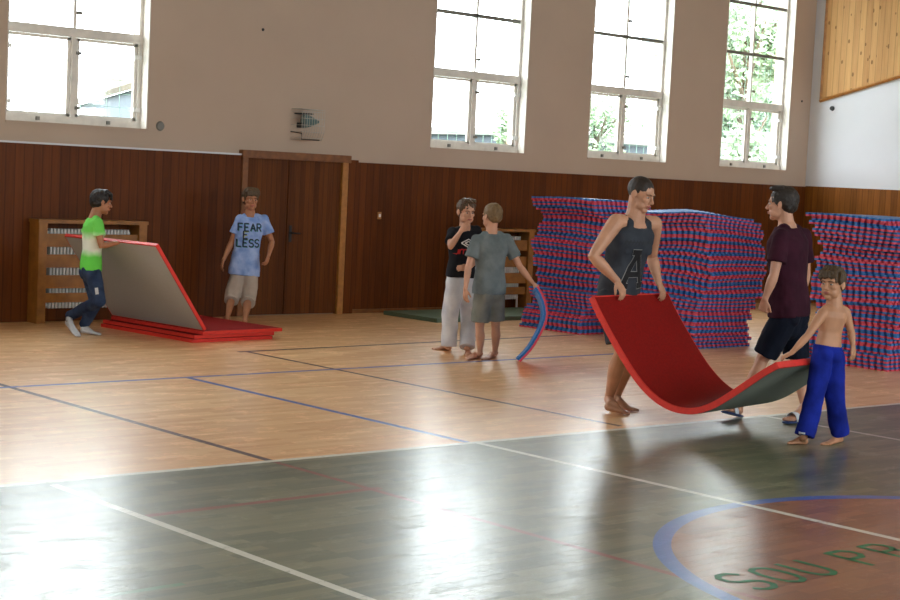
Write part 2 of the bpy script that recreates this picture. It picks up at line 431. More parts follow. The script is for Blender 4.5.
# house seen through the left window
hs = empty('house', (18.5, 35, -.4), 'pale house with a brown tiled gable roof beyond the leftmost window', 'house')
E1, E2, R2, R1 = onY(76, 100, 40), onY(170, 71, 30), onY(170, 40, 34), onY(90, 88, 41.5)
def prism(pts, d):
    b_ = bmesh.new(); a_ = [b_.verts.new(p) for p in pts]; c_ = [b_.verts.new(V(p)+V(d)) for p in pts]; n_ = len(pts)
    b_.faces.new(a_); b_.faces.new(list(reversed(c_)))
    for q in range(n_): b_.faces.new((a_[q], c_[q], c_[(q+1) % n_], a_[(q+1) % n_]))
    bmesh.ops.recalc_face_normals(b_, faces=b_.faces); return b_
put('roof', prism([E1, E2, R2, R1], (.05, .1, -.15)), MT['tiles'], hs)
W1_, W2_ = E1+V((.25, .25, -.12)), E2+V((.25, .25, -.12))
put('wall', prism([W1_, W2_, V((W2_.x, W2_.y, -.4)), V((W1_.x, W1_.y, -.4))], (2.6, 2.6, 0)), MT['plaster_far'], hs)
an = empty('building', (39, 31, -.4), 'pale green-white building behind the trees in the rightmost window', 'building')
put('wall', B((40.3, 47, 31, 36, -.4, 8.5)), MT['plaster'], an)
put('roof', B((40.2, 47.2, 30.8, 36.2, 8.5, 8.8)), MT['tiles'], an)
lw = empty('garage', (33, 34, -.4), 'low pale garage seen at the foot of the third window from the left', 'garage')
put('wall', B((31.5, 37.5, 33, 37, -.4, 3.0)), MT['plaster_far'], lw)
put('roof', B((31.3, 37.7, 32.8, 37.2, 3.0, 3.2)), MT['hinge'], lw)
put('garage_door', B((32.5, 35, 32.96, 33.0, -.4, 2.3)), MT['white_metal'], lw)

# ================================================================== RADIATORS AND COVERS
def radiator(x0, x1, label, lab2):
    r = empty('radiator_cover', ((x0+x1)/2, YB-.15, 0), label, 'radiator cover')
    yf, yb = YB-.24, YB-.05
    put('side_panel', bevel(B((x0, x0+.10, yf-.03, yb, 0, 1.08)), .005), MT['cover_wood'], r)
    put('side_panel', bevel(B((x1-.10, x1, yf-.03, yb, 0, 1.08)), .005), MT['cover_wood'], r)
    put('top_board', bevel(B((x0-.01, x1+.01, yf-.04, yb, 1.06, 1.10)), .005), MT['cover_wood'], r)
    for z in (.22, .44, .66, .88):
        put('slat', bevel(B((x0+.09, x1-.09, yf, yf+.025, z-.07+.07*(z<.3), z+.07+.03*(z<.3))), .004), MT['cover_wood'], r)
    q = empty('radiator', ((x0+x1)/2, YB-.1, .12), lab2, 'radiator')
    bm = bmesh.new(); n = 24; wd = (x1-x0-.34)/n
    for i in range(n):
        xx = x0+.17+i*wd; box(bm, xx+.008, xx+wd-.008, YB-.19, YB-.09, .15, 1.0)
    bevel(bm, .006, 1); put('fin_row', bm, MT['white_metal'], q)
    for pa, pb, pr_ in (((x0+.15, YB-.14, .19), (x1-.15, YB-.14, .19), .018), ((x0+.15, YB-.14, .96), (x1-.15, YB-.14, .96), .018), ((x0+.15, YB-.14, .19), (x0+.15, YB-.14, 0), .014), ((x1-.15, YB-.14, .19), (x1-.15, YB-.14, 0), .014)):
        bm = bmesh.new(); chain(bm, [pa, pb], [pr_]*2, n=10, cap0='flat', cap1='flat'); put('pipe', bm, MT['white_metal'], q)
radiator(7.95, 9.25, 'slatted wooden radiator cover behind the boy in the green shirt', 'white ribbed radiator inside the cover behind the boy in the green shirt')
radiator(13.93, 15.25, 'slatted wooden radiator cover behind the two boys talking', 'white ribbed radiator inside the cover behind the two boys talking')

# ================================================================== WALL THINGS
r = empty('siren', (11.43, YB, 2.30), 'dark teal horn siren mounted on the beige wall inside a wire cage', 'siren')
bm = bmesh.new()
chain(bm, [(11.43, YB-.10, 2.33), (11.51, YB-.12, 2.33), (11.58, YB-.13, 2.33), (11.62, YB-.135, 2.33)], [.085, .07, .04, .02], n=16, cap0='flat')
put('horn', bm, MT['teal'], r)
put('bracket', bevel(B((11.37, 11.53, YB-.17, YB, 2.41, 2.425)), .002), MT['black'], r)
put('bracket', bevel(B((11.41, 11.46, YB-.12, YB, 2.25, 2.31)), .002), MT['black'], r)
r = empty('wire_cage', (11.43, YB, 2.2), 'pale wire cage on the beige wall around the siren above the door', 'cage')
bm = bmesh.new()
x0, x1, ya, z0, z1 = 11.33, 11.66, YB-.22, 2.18, 2.47
for i in range(10):
    x = x0+(x1-x0)*i/9
    chain(bm, [(x, YB, z1), (x, ya, z1), (x, ya, z0+.02), (x, ya+.05, z0-.07), (x, YB, z0-.07)], [.003]*5, n=5)
for z in (z0-.05, z0+.02, z0+.1, z0+.18, z0+.26, z1):
    chain(bm, [(x0, YB, z), (x0, ya, z), (x1, ya, z), (x1, YB, z)], [.003]*4, n=5)
put('wire_grid', bm, MT['steel'], r)
bm = bmesh.new(); chain(bm, [(x0, YB, z0+.02), (x0, ya, z0), (x0, ya, z0-.07), (x0+.26, ya, z0-.07)], [.007]*4, n=6)
put('frame', bm, MT['black'], r)
def round_thing(name, c, rad, axis, mat, label, cat, t=.02):
    bm = bmesh.new(); a = V(axis); chain(bm, [V(c)-a*t, V(c)+a*.0], [rad*.8, rad], n=20, cap0='flat', cap1='flat')
    return tag(put(name, bm, mat), label, cat)
round_thing('junction_box', (9.53, YB, 2.16), .055, (0, 1, 0), MT['hinge'], 'small round grey junction box low on the wall right of the leftmost window', 'junction box')
round_thing('wall_plug', (10.87, YB, 3.36), .018, (0, 1, 0), MT['black'], 'tiny black plug high on the beige wall above the door', 'wall plug', .01)
round_thing('wall_plug', (21.40, YB, 3.24), .018, (0, 1, 0), MT['black'], 'tiny black plug on the beige wall between the rightmost window and the corner', 'wall plug', .01)
round_thing('wall_hook', (XR, 15.18, 3.14), .04, (1, 0, 0), MT['black'], 'small dark hook on the white wall under the pine panel', 'hook', .03)
sw = empty('light_switch', (12.72, YB-.03, 1.22), 'small light switch on the wood panelling right of the door', 'light switch')
put('plate', bevel(B((12.69, 12.75, YB-.042, YB-.03, 1.18, 1.27)), .002), MT['trim_light'], sw)
put('rocker', bevel(B((12.705, 12.735, YB-.05, YB-.042, 1.205, 1.245)), .002), MT['win_white'], sw)

# ================================================================== MATS ON THE FLOOR
tag(put('floor_mat', bevel(B((0, 1, 0, 1, 0, .001)), .0001) if False else B((12.66, 15.05, 14.32, 15.33, 0, .05)), MT['green_mat']), 'flat grey-green mat lying along the foot of the wall behind the two boys talking', 'mat')

def slab(name, prof, W, T, parent, label=None, n=1):
    """mat: prof = list of points of the top line, W = width vector, T thickness. returns parts top/underside/edge"""
    prof = [V(p) for p in prof]; m = len(prof); W = V(W); Wn = W.normalized()
    ns = []
    for i in range(m):
        t = (prof[min(i+1, m-1)]-prof[max(i-1, 0)]).normalized(); nn = Wn.cross(t).normalized()
        ns.append(nn)
    if sum(q.z for q in ns) < 0: ns = [-q for q in ns]
    return prof, ns, W
def build_mat(parent, prof, W, T, ns, n=8, under='grey_under'):
    m = len(prof); e = .002
    top = [[prof[i] + W*(j/n) for j in range(n+1)] for i in range(m)]
    bot = [[prof[i] - ns[i]*T + W*(j/n) for j in range(n+1)] for i in range(m)]
    # edge band = closed solid core
    bm = bmesh.new()
    a = [[bm.verts.new(q) for q in r] for r in top]; b = [[bm.verts.new(q) for q in r] for r in bot]
    def quad(p, q, r, s): bm.faces.new((p, q, r, s))
    for i in range(m-1):
        for j in range(n):
            quad(a[i][j], a[i+1][j], a[i+1][j+1], a[i][j+1]); quad(b[i][j+1], b[i+1][j+1], b[i+1][j], b[i][j])
        quad(a[i][0], b[i][0], b[i+1][0], a[i+1][0]); quad(a[i+1][n], b[i+1][n], b[i][n], a[i][n])
    for j in range(n):
        quad(a[0][j+1], b[0][j+1], b[0][j], a[0][j]); quad(a[m-1][j], b[m-1][j], b[m-1][j+1], a[m-1][j+1])
    bmesh.ops.recalc_face_normals(bm, faces=bm.faces)
    put('edge_binding', bm, MT['red_edge'], parent)
    ins = .012
    def sheet(nm, base, off, mat):
        bm = bmesh.new(); g = []
        L = [0.0]
        for i in range(1, m): L.append(L[-1]+(base[i][0]-base[i-1][0]).length)
        for i in range(m):
            t = (base[min(i+1, m-1)][0]-base[max(i-1, 0)][0]).normalized()
            sh = t*(ins if i == 0 else -ins if i == m-1 else 0)
            g.append([bm.verts.new(base[i][0] + W*(ins/W.length + (1-2*ins/W.length)*j/n) + ns[i]*off + sh) for j in range(n+1)])
        for i in range(m-1):
            for j in range(n): bm.faces.new((g[i][j], g[i+1][j], g[i+1][j+1], g[i][j+1]))
        bmesh.ops.recalc_face_normals(bm, faces=bm.faces)
        o = put(nm, bm, mat, parent, smooth=True)
        return o
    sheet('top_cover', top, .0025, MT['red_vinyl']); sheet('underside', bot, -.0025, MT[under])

# stack of folded red mats, the topmost lifted on edge
e1 = V((-.07, 1, 0)).normalized(); e2 = V((1, .07, 0)).normalized(); ML = 1.60
O0 = V((8.585, 13.32, 0)); MW = 1.01; TT = .034
lbls = ['red mat with grey underside lying flat, lowest of the pile beside the boy in jeans',
        'red mat lying flat in the middle of the low pile beside the boy in jeans',
        'red mat lying flat on top of the low pile before the door']
for k in range(3):
    o = O0 + e2*(.0, .03, .11)[k] + e1*(0, .01, -.02)[k] + V((0, 0, TT+k*(TT+.005)))
    r = empty('gym_mat', o-V((0, 0, TT)), lbls[k], 'mat', 'red gym mats')
    pr = [o + e1*(ML*i/6) for i in range(7)]
    build_mat(r, pr, e2*MW, TT, [V((0, 0, 1))]*7, 4)
hz = 3*(TT+.005)
th = math.radians(54)
hb = O0 + e2*.15 + e1*(-.02) + V((0, 0, hz+.02))
Wd = (-e2*math.cos(th) + V((0, 0, 1))*math.sin(th))
nrm = Wd.cross(e1).normalized()
if nrm.dot(V((1, 0, 0))) < 0: nrm = -nrm          # red face looks right/up, grey underside looks left towards the camera
r = empty('gym_mat', hb, 'red mat tipped up on edge, grey underside showing, held by the boy in jeans', 'mat', 'red gym mats')
build_mat(r, [hb + e1*(ML*i/10) for i in range(11)], Wd*1.04, TT, [nrm]*11, 6)

# the bent mat carried by the man and the little boy
b0 = G(617, 413); vv = V((b0.x, b0.y, 0)).normalized(); uu = V((vv.y, -vv.x, 0))
A0 = b0 + uu*(-.16) + vv*(-.50)
Ld = (uu*.83 - vv*.55).normalized(); Wv = (uu*.55 + vv*.83).normalized()*1.03
pn = Wv.normalized()
def onP(px, py):
    d = unp(px, py); return CP + d*((A0-CP).dot(pn)/d.dot(pn))
ctrl = [onP(*q) for q in ((593, 296), (603, 317), (620, 348), (637, 375), (654, 394), (672, 405), (691, 408), (710, 403), (729, 392), (747, 380), (762, 370), (776, 362))]
def catmull(P, k=4):
    out = []
    for i in range(len(P)-1):
        a, b, c, d = P[max(i-1, 0)], P[i], P[i+1], P[min(i+2, len(P)-1)]
        for j in range(k):
            t = j/k; out.append(.5*((2*b)+(c-a)*t+(2*a-5*b+4*c-d)*t*t+(3*b-a-3*c+d)*t**3))
    return out+[P[-1]]
cp = catmull(ctrl); print('carried mat length', sum((cp[i+1]-cp[i]).length for i in range(len(cp)-1)), [tuple(round(c, 2) for c in q) for q in ctrl])
r = empty('gym_mat', V((ctrl[6].x, ctrl[6].y, ctrl[6].z)), 'red mat sagging between the man in the tank top and the little boy', 'mat', 'red gym mats')
_, nss, _ = slab('m', cp, Wv, .045, r)
build_mat(r, cp, Wv, .045, nss, 8, 'shaded_under')

# ================================================================== PUZZLE MATS
NT_ = 25                                       # cells per side, odd: teeth alternate
def puzzle(name, fn, T, flip=False, parent=None):
    """fn(u,v,w): maps mat coords (metres, centred; w height) to world"""
    bm = bmesh.new(); N = NT_; e = .040; s = 1.0
    cs = [-.5] + [-.5+e+(1-2*e)*i/(N-2) for i in range(N-1)] + [.5]
    def solid(i, j):
        bi = i in (0, N-1); bj = j in (0, N-1)
        if bi and bj: return True
        if bi: return j % 2 == 0
        if bj: return i % 2 == 0
        return True
    vs = {}
    def vt(i, j, k):
        key = (i, j, k)
        if key not in vs: vs[key] = bm.verts.new(fn(cs[i], cs[j], (0, T/2, T)[k]))
        return vs[key]
    up_m, lo_m = (1, 0) if flip else (0, 1)
    for i in range(N):
        for j in range(N):
            if not solid(i, j): continue
            bm.faces.new((vt(i,j,2), vt(i+1,j,2), vt(i+1,j+1,2), vt(i,j+1,2))).material_index = up_m
            bm.faces.new((vt(i,j+1,0), vt(i+1,j+1,0), vt(i+1,j,0), vt(i,j,0))).material_index = lo_m
            for (di, dj, p, q) in ((-1,0,(i,j+1),(i,j)), (1,0,(i+1,j),(i+1,j+1)), (0,-1,(i,j),(i+1,j)), (0,1,(i+1,j+1),(i,j+1))):
                ii, jj = i+di, j+dj
                if 0 <= ii < N and 0 <= jj < N and solid(ii, jj): continue
                bm.faces.new((vt(*p,0), vt(*q,0), vt(*q,1), vt(*p,1))).material_index = lo_m
                bm.faces.new((vt(*p,1), vt(*q,1), vt(*q,2), vt(*p,2))).material_index = up_m
    return put(name, bm, [MT['foam_blue'], MT['foam_red']], parent)
def stack(cx, cy, n, H, shift, where, seed, sag, ends):
    rnd = random.Random(seed); T = H/n; ox = oy = 0; rot = 0
    for k in range(n):
        zf = (k+.5)/n
        # piecewise shifts read from the photo: (height fraction, x, y)
        for (z0, sx, sy, sr) in shift:
            if zf >= z0: base = (sx, sy, sr)
        if k % 4 == 0: ox, oy, rot = rnd.uniform(-.015, .015), rnd.uniform(-.015, .015), rnd.uniform(-.012, .012)
        dx, dy, dr = base[0]+ox+rnd.uniform(-.010, .010), base[1]+oy+rnd.uniform(-.010, .010), base[2]+rot
        ca, sa = math.cos(dr), math.sin(dr)
        amp = sag*math.sin(PI*min(1, zf*1.0))**.8 if zf < 1 else 0
        sc_ = rnd.choice((1, 1, 1, .985, .97, .955))
        def fn(u, v, w_, k=k, sc_=sc_, dx=dx, dy=dy, ca=ca, sa=sa, amp=amp):
            u *= sc_; v *= sc_; x = cx+dx+u*ca-v*sa; y = cy+dy+u*sa+v*ca
            X, Y = x-cx, y-cy
            Z_ = k*T+w_; tt = Z_/H; am = sag*tt*(2-1.0*tt)
            fld = -(max(0, X*.35-Y*.65)+.0)**1.0*.9 + .30*math.sin(3.4*Y+2.2*X+seed+Z_*4.0)
            return V((x, y, Z_ + am*fld))
        flip = rnd.random() < .42
        if k == n-1: flip = False
        if k == n-1: lab = 'blue-topped puzzle mat, topmost of the %s stack' % where
        elif k == 0: lab = 'blue and red puzzle mat on the floor, lowest of the %s stack' % where
        else: lab = 'blue and red puzzle mat in the %s stack, %s' % (where, ends(k, n))
        o = puzzle('puzzle_mat', fn, T*.94, flip)
        me = o.data; c = V((cx, cy, k*T)); me.transform(Matrix.Translation(-c)); o.location = c
        tag(o, lab, 'puzzle mat', 'puzzle mats in the %s stack' % where)
def ends(k, n):
    def word(i):
        w = ['', 'first', 'second', 'third', 'fourth', 'fifth', 'sixth', 'seventh', 'eighth', 'ninth', 'tenth', 'eleventh', 'twelfth', 'thirteenth', 'fourteenth', 'fifteenth', 'sixteenth', 'seventeenth', 'eighteenth', 'nineteenth', 'twentieth', 'twenty-first']
        return w[i]
    return (word(k+1)+' mat up from the floor') if k < n/2 else (word(n-k)+' mat down from the top')
stack(13.93, 13.20, 39, 1.575, [(0, .02, 0, 0), (.06, .0, .0, .01), (.13, .08, .02, -.01), (.17, .17, .0, -.02), (.24, .15, .02, .0), (.31, .26, .03, .02), (.42, .28, .0, -.01), (.47, .24, .05, .03), (.60, .20, .06, -.03), (.68, .27, .03, .02), (.80, .32, .02, .02), (.86, .25, .0, .0), (.90, .18, .02, -.02), (.93, .13, .0, .02), (.965, .07, .0, -.02)], 'left', 3, .035, ends)
stack(14.22, 11.68, 37, 1.49, [(0, -.08, -.03, 0), (.10, -.15, -.05, .03), (.22, -.10, -.04, .02), (.30, -.04, -.04, .0), (.37, .08, -.02, -.03), (.45, .13, .0, .05), (.58, .12, -.02, .0), (.70, .13, .02, -.03), (.78, .07, .0, .04), (.86, .10, .04, .0), (.93, .04, .04, -.02), (.96, -.03, .08, .02)], 'middle', 5, .075, ends)
stack(14.55, 9.50, 38, 1.555, [(0, .04, .0, 0), (.20, .07, -.04, .02), (.42, .0, .0, -.02), (.55, .03, .0, -.02), (.60, .07, -.01, .03), (.72, .12, -.03, .0), (.78, .03, -.03, .0), (.81, .08, .0, .03), (.84, -.02, .0, .03), (.93, -.04, .02, -.02), (.975, -.10, .05, -.02)], 'right', 8, .045, ends)
# ================================================================== PEOPLE
def skin(name, col):
    m = NT(name); c, _ = m.coord(); nz = m.noise(c, 9, 4)
    d = tuple(x*.86 for x in col[:3])+(1,); b = tuple(min(1, x*1.1) for x in col[:3])+(1,)
    m.l(m.ramp(nz, [(.3, d), (.7, b)]), m.p.inputs['Base Color'])
    m.p.inputs['Roughness'].default_value = .5; return m.m
def cloth(name, c1, c2=None, scale=6, rough=.9, bands=None, axis=2):
    m = NT(name); c, s = m.coord()
    fine = m.noise(c, 160, 2); big = m.noise(c, scale, 4)
    c2 = c2 or tuple(x*.85 for x in c1[:3])+(1,)
    col = m.ramp(big, [(.35, c2), (.65, c1)])
    if bands:
        z = m.math('ADD', s[2], m.math('MULTIPLY', big, .1))
        rp = m.ramp(m.math('MULTIPLY', m.math('SUBTRACT', z, bands[0]), 1/(bands[1]-bands[0])), bands[2]); col = rp
    m.l(col, m.p.inputs['Base Color']); m.p.inputs['Roughness'].default_value = rough; m.p.inputs['Specular IOR Level'].default_value = .2
    m.bump(fine, .15, .002); return m.m
SK_LIGHT = skin('fair_skin', srgb(205, 150, 122)); SK_TAN = skin('tanned_skin', srgb(176, 118, 84)); SK_MAN = skin('warm_skin', srgb(200, 146, 116))
EYE_W = plain('eye_white', srgb(176, 168, 160), .5, .02); EYE_D = plain('eye_iris', srgb(48, 34, 26), .2, .05)
LIP = plain('lip_skin', srgb(170, 96, 86), .5); BROW = plain('eyebrow_hair', srgb(92, 66, 46), .8)
def hairmat(name, c):
    m = NT(name); co, s = m.coord(); nz = m.noise(co, 60, 5, .8)
    m.l(m.ramp(nz, [(.3, tuple(x*.45 for x in c[:3])+(1,)), (.7, c)]), m.p.inputs['Base Color']); m.p.inputs['Roughness'].default_value = .55
    m.bump(nz, .6, .006); return m.m

def lerp(a, b, t): return a + (b-a)*t
class Fig:
    def __init__(s, base, k, face):
        s.b = base; s.v = V((base.x, base.y, 0)).normalized(); s.u = V((s.v.y, -s.v.x, 0)); s.k = k
        s.F = s.dirn(*face); s.R = s.F.cross(V((0, 0, 1)))      # facing, person's right
    def dirn(s, a, b, c=0): return (s.u*a + s.v*b + V((0, 0, c))).normalized()
    def J(s, px, py, d=0.0):
        q = unp(px, py); P0 = s.b + s.v*d
        return CP + q*((P0-CP).dot(s.v)/q.dot(s.v))

def hand(bm, W, D, N, k, curl=.5, thumb=1, spread=1.0):
    """W wrist, D direction to fingers, N palm normal (fingers curl towards it), thumb=+-1 side"""
    D = D.normalized(); N = (N - D*N.dot(D)).normalized(); S = D.cross(N).normalized()*thumb    # S: thumb side
    h = k
    chain(bm, [W - D*.01, W + D*.02*h, W + D*.055*h, W + D*.088*h], [(.026*h, .019*h), (.033*h, .016*h), (.041*h, .015*h), (.040*h, .012*h)], hint=S, n=12)
    for i, (o, L, r) in enumerate(((.029, .072, .0092), (.010, .080, .0096), (-.010, .075, .0092), (-.028, .060, .0082))):
        P = W + D*(.082*h) + S*(o*h); dr = (D + S*(o*1.6*spread)).normalized(); pts = [P - dr*.02*h, P]; a = 0
        for f in (.46, .30, .24):
            a += curl*(1.0 if i < 3 else 1.1)
            q = dr*math.cos(a) + N*math.sin(a); P = P + q*(L*f*h); pts.append(P)
        chain(bm, pts, [r*h*1.0, r*h*1.02, r*h*.95, r*h*.88, r*h*.75], hint=S, n=8)
    P = W + D*.022*h + S*.022*h; q = (D*.7 + S*.62 + N*.35).normalized(); q2 = (D*.88 + S*.1 + N*.5).normalized()
    chain(bm, [P, P+q*.036*h, P+q*.036*h+q2*.030*h, P+q*.036*h+q2*.030*h+(q2*.9+N*.3*curl)*.022*h], [.014*h, .0115*h, .0102*h, .008*h], n=8)

def foot(bm, heel, toe, ankle, k, toes=True, side=1, fat=1.0):
    """heel, toe: points on the sole"""
    D = (toe-heel); L = D.length; D.normalize(); up = V((0, 0, 1)); up = (up - D*up.dot(D)).normalized(); S = D.cross(up)
    a = .031*k*fat; b = .043*k*fat
    P = lambda t, h, s_=0: heel + D*(L*t) + up*h + S*s_
    chain(bm, [P(.13, .030*k), P(.35, .026*k), P(.60, .022*k), P(.80, .016*k)] + ([] if toes else [P(.93, .014*k)]),
          [(a, .030*k), (a*1.05, .026*k), (b, .022*k), (b*.98, .016*k)] + ([] if toes else [(b*.75, .014*k)]), hint=S, n=14)
    chain(bm, [ankle, P(.20, .05*k), P(.14, .03*k)], [.034*k*fat, .035*k*fat, .030*k*fat], n=12)
    chain(bm, [ankle, P(.36, .055*k), P(.62, .028*k)], [(.033*k*fat, .033*k*fat), (.033*k, .030*k), (.032*k, .016*k)], hint=S, n=12)
    ball(bm, ankle + S*.030*k + up*-.005, S*.012*k, D*.014*k, up*.014*k, 8, 6); ball(bm, ankle - S*.030*k, S*.012*k, D*.014*k, up*.014*k, 8, 6)
    if toes:
        for i in range(5):
            o = (-.030+.0155*i)*k*side*-1; ln = (.0, .012, .02, .024, .03)[4-i] if True else 0
            r = (.0135, .0098, .0092, .0086, .0080)[i]*k
            o = (.028-.0148*i)*k*side; tl = (1.0, .99, .955, .91, .86)[i]
            chain(bm, [P(.74, r*1.1, o*1.0), P(tl-.05, r, o*1.05)], [r*1.1, r], n=8)

def head(fig, name, C, F, up, k, skinm, hairm, eyes=True, style='short', root=None, bm=None):
    """adds head volumes to bm; returns list of callables that build face parts and hair"""
    F = F.normalized(); up = (up - F*up.dot(F)).normalized(); R = F.cross(up)
    P = lambda x, y, z: C + R*(x*k) + F*(y*k) + up*(z*k)
    def el(b, x, y, z, a, b_, c): ball(b, P(x, y, z), R*a*k, F*b_*k, up*c*k, 20, 14)
    el(bm, 0, -.014, .030, .074, .094, .084); el(bm, 0, .018, -.030, .061, .066, .080); el(bm, 0, .056, -.090, .026, .024, .021)
    el(bm, .030, .030, -.060, .030, .042, .036); el(bm, -.030, .030, -.060, .030, .042, .036)
    el(bm, .034, .058, -.018, .024, .020, .020); el(bm, -.034, .058, -.018, .024, .020, .020)
    el(bm, 0, .072, .024, .052, .014, .012)
    chain(bm, [P(0, .080, .012), P(0, .094, -.012), P(0, .102, -.026)], [.008*k, .010*k, .012*k], n=10)
    el(bm, .010, .092, -.031, .009, .010, .007); el(bm, -.010, .092, -.031, .009, .010, .007)
    el(bm, 0, .079, -.058, .023, .012, .013)
    for s_ in (-1, 1):
        ball(bm, P(s_*.078, -.012, -.004), R*.009*k + F*-.003*k*s_, F*.018*k + R*-.006*s_*k, up*.030*k, 12, 10)
        ball(bm, P(s_*.076, -.006, -.026), R*.007*k, F*.010*k, up*.012*k, 8, 6)
    def parts(body):
        for s_ in (-1, 1):
            b = bmesh.new(); ball(b, P(s_*.030, .0725, .002), R*.0125*k, F*.0080*k, up*.0058*k, 14, 10)
            e = put('eye', b, EYE_W, root, smooth=True)
            b = bmesh.new(); ball(b, P(s_*.030, .0775, .002), R*.0058*k, F*.0045*k, up*.0056*k, 10, 8); put('iris', b, EYE_D, e, smooth=True)
            b = bmesh.new(); chain(b, [P(s_*.014, .0865, .020), P(s_*.030, .0850, .025), P(s_*.048, .074, .019)], [(.0042*k, .003*k), (.0048*k, .003*k), (.002*k, .002*k)], n=6)
            put('eyebrow', b, BROW, root)
        b = bmesh.new()
        chain(b, [P(-.022, .0835, -.056), P(-.008, .0915, -.0535), P(.008, .0915, -.0535), P(.022, .0835, -.056)], [.0022*k, .0045*k, .0045*k, .0022*k], n=8)
        chain(b, [P(-.020, .0835, -.058), P(0, .0910, -.0635), P(.020, .0835, -.058)], [.0022*k, .0055*k, .0022*k], n=8)
        put('lips', b, LIP, root, smooth=True)
        # hair
        b = bmesh.new()
        if style == 'crop':
            el(b, 0, -.021, .037, .079, .097, .0855)
        else:
            el(b, 0, -.024, .040, .083, .099, .089)
            el(b, 0, -.050, .005, .074, .066, .072)
        if style in ('fringe', 'long'):
            for i in range(9):
                x = -.058+.0145*i
                chain(b, [P(x*.8, .02, .112), P(x, .068, .088), P(x*1.12, .083-.16*x*x*6, .052-.004*(i % 3))], [.022*k, .017*k, .007*k], n=8)
            for s_ in (-1, 1): chain(b, [P(s_*.066, .02, .07), P(s_*.074, .030, .03), P(s_*.075, .022, .0)], [.018*k, .012*k, .005*k], n=8)
        if style == 'quiff':
            for i in range(8):
                x = -.05+.0143*i
                chain(b, [P(x*.8, -.01, .112), P(x, .050, .112), P(x*1.05+.01, .070, .106+.006*(i % 2))], [.022*k, .019*k, .009*k], n=8)
            for s_ in (-1, 1): chain(b, [P(s_*.066, .02, .07), P(s_*.074, .022, .03), P(s_*.075, .014, .0)], [.016*k, .010*k, .005*k], n=8)
        amp = .001 if style == 'crop' else .0055
        Mi = Matrix((R, F, up))
        def dsp(co):
            q = Mi @ (co-C)/k
            return amp*k*(noise.noise(V((q.x*55, q.y*22, q.z*26))) + .6*noise.noise(V((q.x*110, q.y*45, q.z*55))))
        hb_ = remesh(b, .004*max(k, .8), 2, dsp)
        # hairline: drop what would lie over face and ears
        kill = []
        for v in hb_.verts:
            q = Mi @ (v.co-C)/k
            if style == 'crop' and (q.z < -.045 or (q.y > .060 and q.z < .052) or (abs(q.x) > .04 and q.y > .022 and q.z < .03)): kill.append(v)
            elif q.z < -.062: kill.append(v)
        bmesh.ops.delete(hb_, geom=kill, context='VERTS')
        put('hair', hb_, hairm, root, smooth=True)
    return parts

SECT = [(-.20, .62, .70), (-.06, 1.0, .95), (.08, 1.0, 1.0), (.22, .93, .93), (.38, .86, .88), (.55, .93, .98), (.70, 1.02, 1.08), (.82, 1.03, 1.02), (.91, .80, .80), (.98, .46, .62)]
def torso_rings(P, N, side0, side1, hw, hd, bend=V((0, 0, 0)), f0=-.2, f1=1.0, grow=0.0, flare=0.0):
    pts, rad, hint = [], [], []
    fs = [s for s in SECT if f0 < s[0] < f1]
    def interp(f):
        for i in range(len(SECT)-1):
            a, b = SECT[i], SECT[i+1]
            if a[0] <= f <= b[0]:
                t = (f-a[0])/(b[0]-a[0]); return (f, lerp(a[1], b[1], t), lerp(a[2], b[2], t))
        return SECT[0] if f < 0 else SECT[-1]
    fs = [interp(f0)] + fs + [interp(f1)]
    for f, a, b in fs:
        pts.append(P + (N-P)*f + bend*math.sin(PI*max(0, min(1, f))))
        fl = flare*max(0, 1-f/.6) if f < .6 else 0
        rad.append((hw*a+grow+fl, hd*b+grow+fl)); hint.append(lerp(side0, side1, max(0, min(1, f))))
    return pts, rad, hint

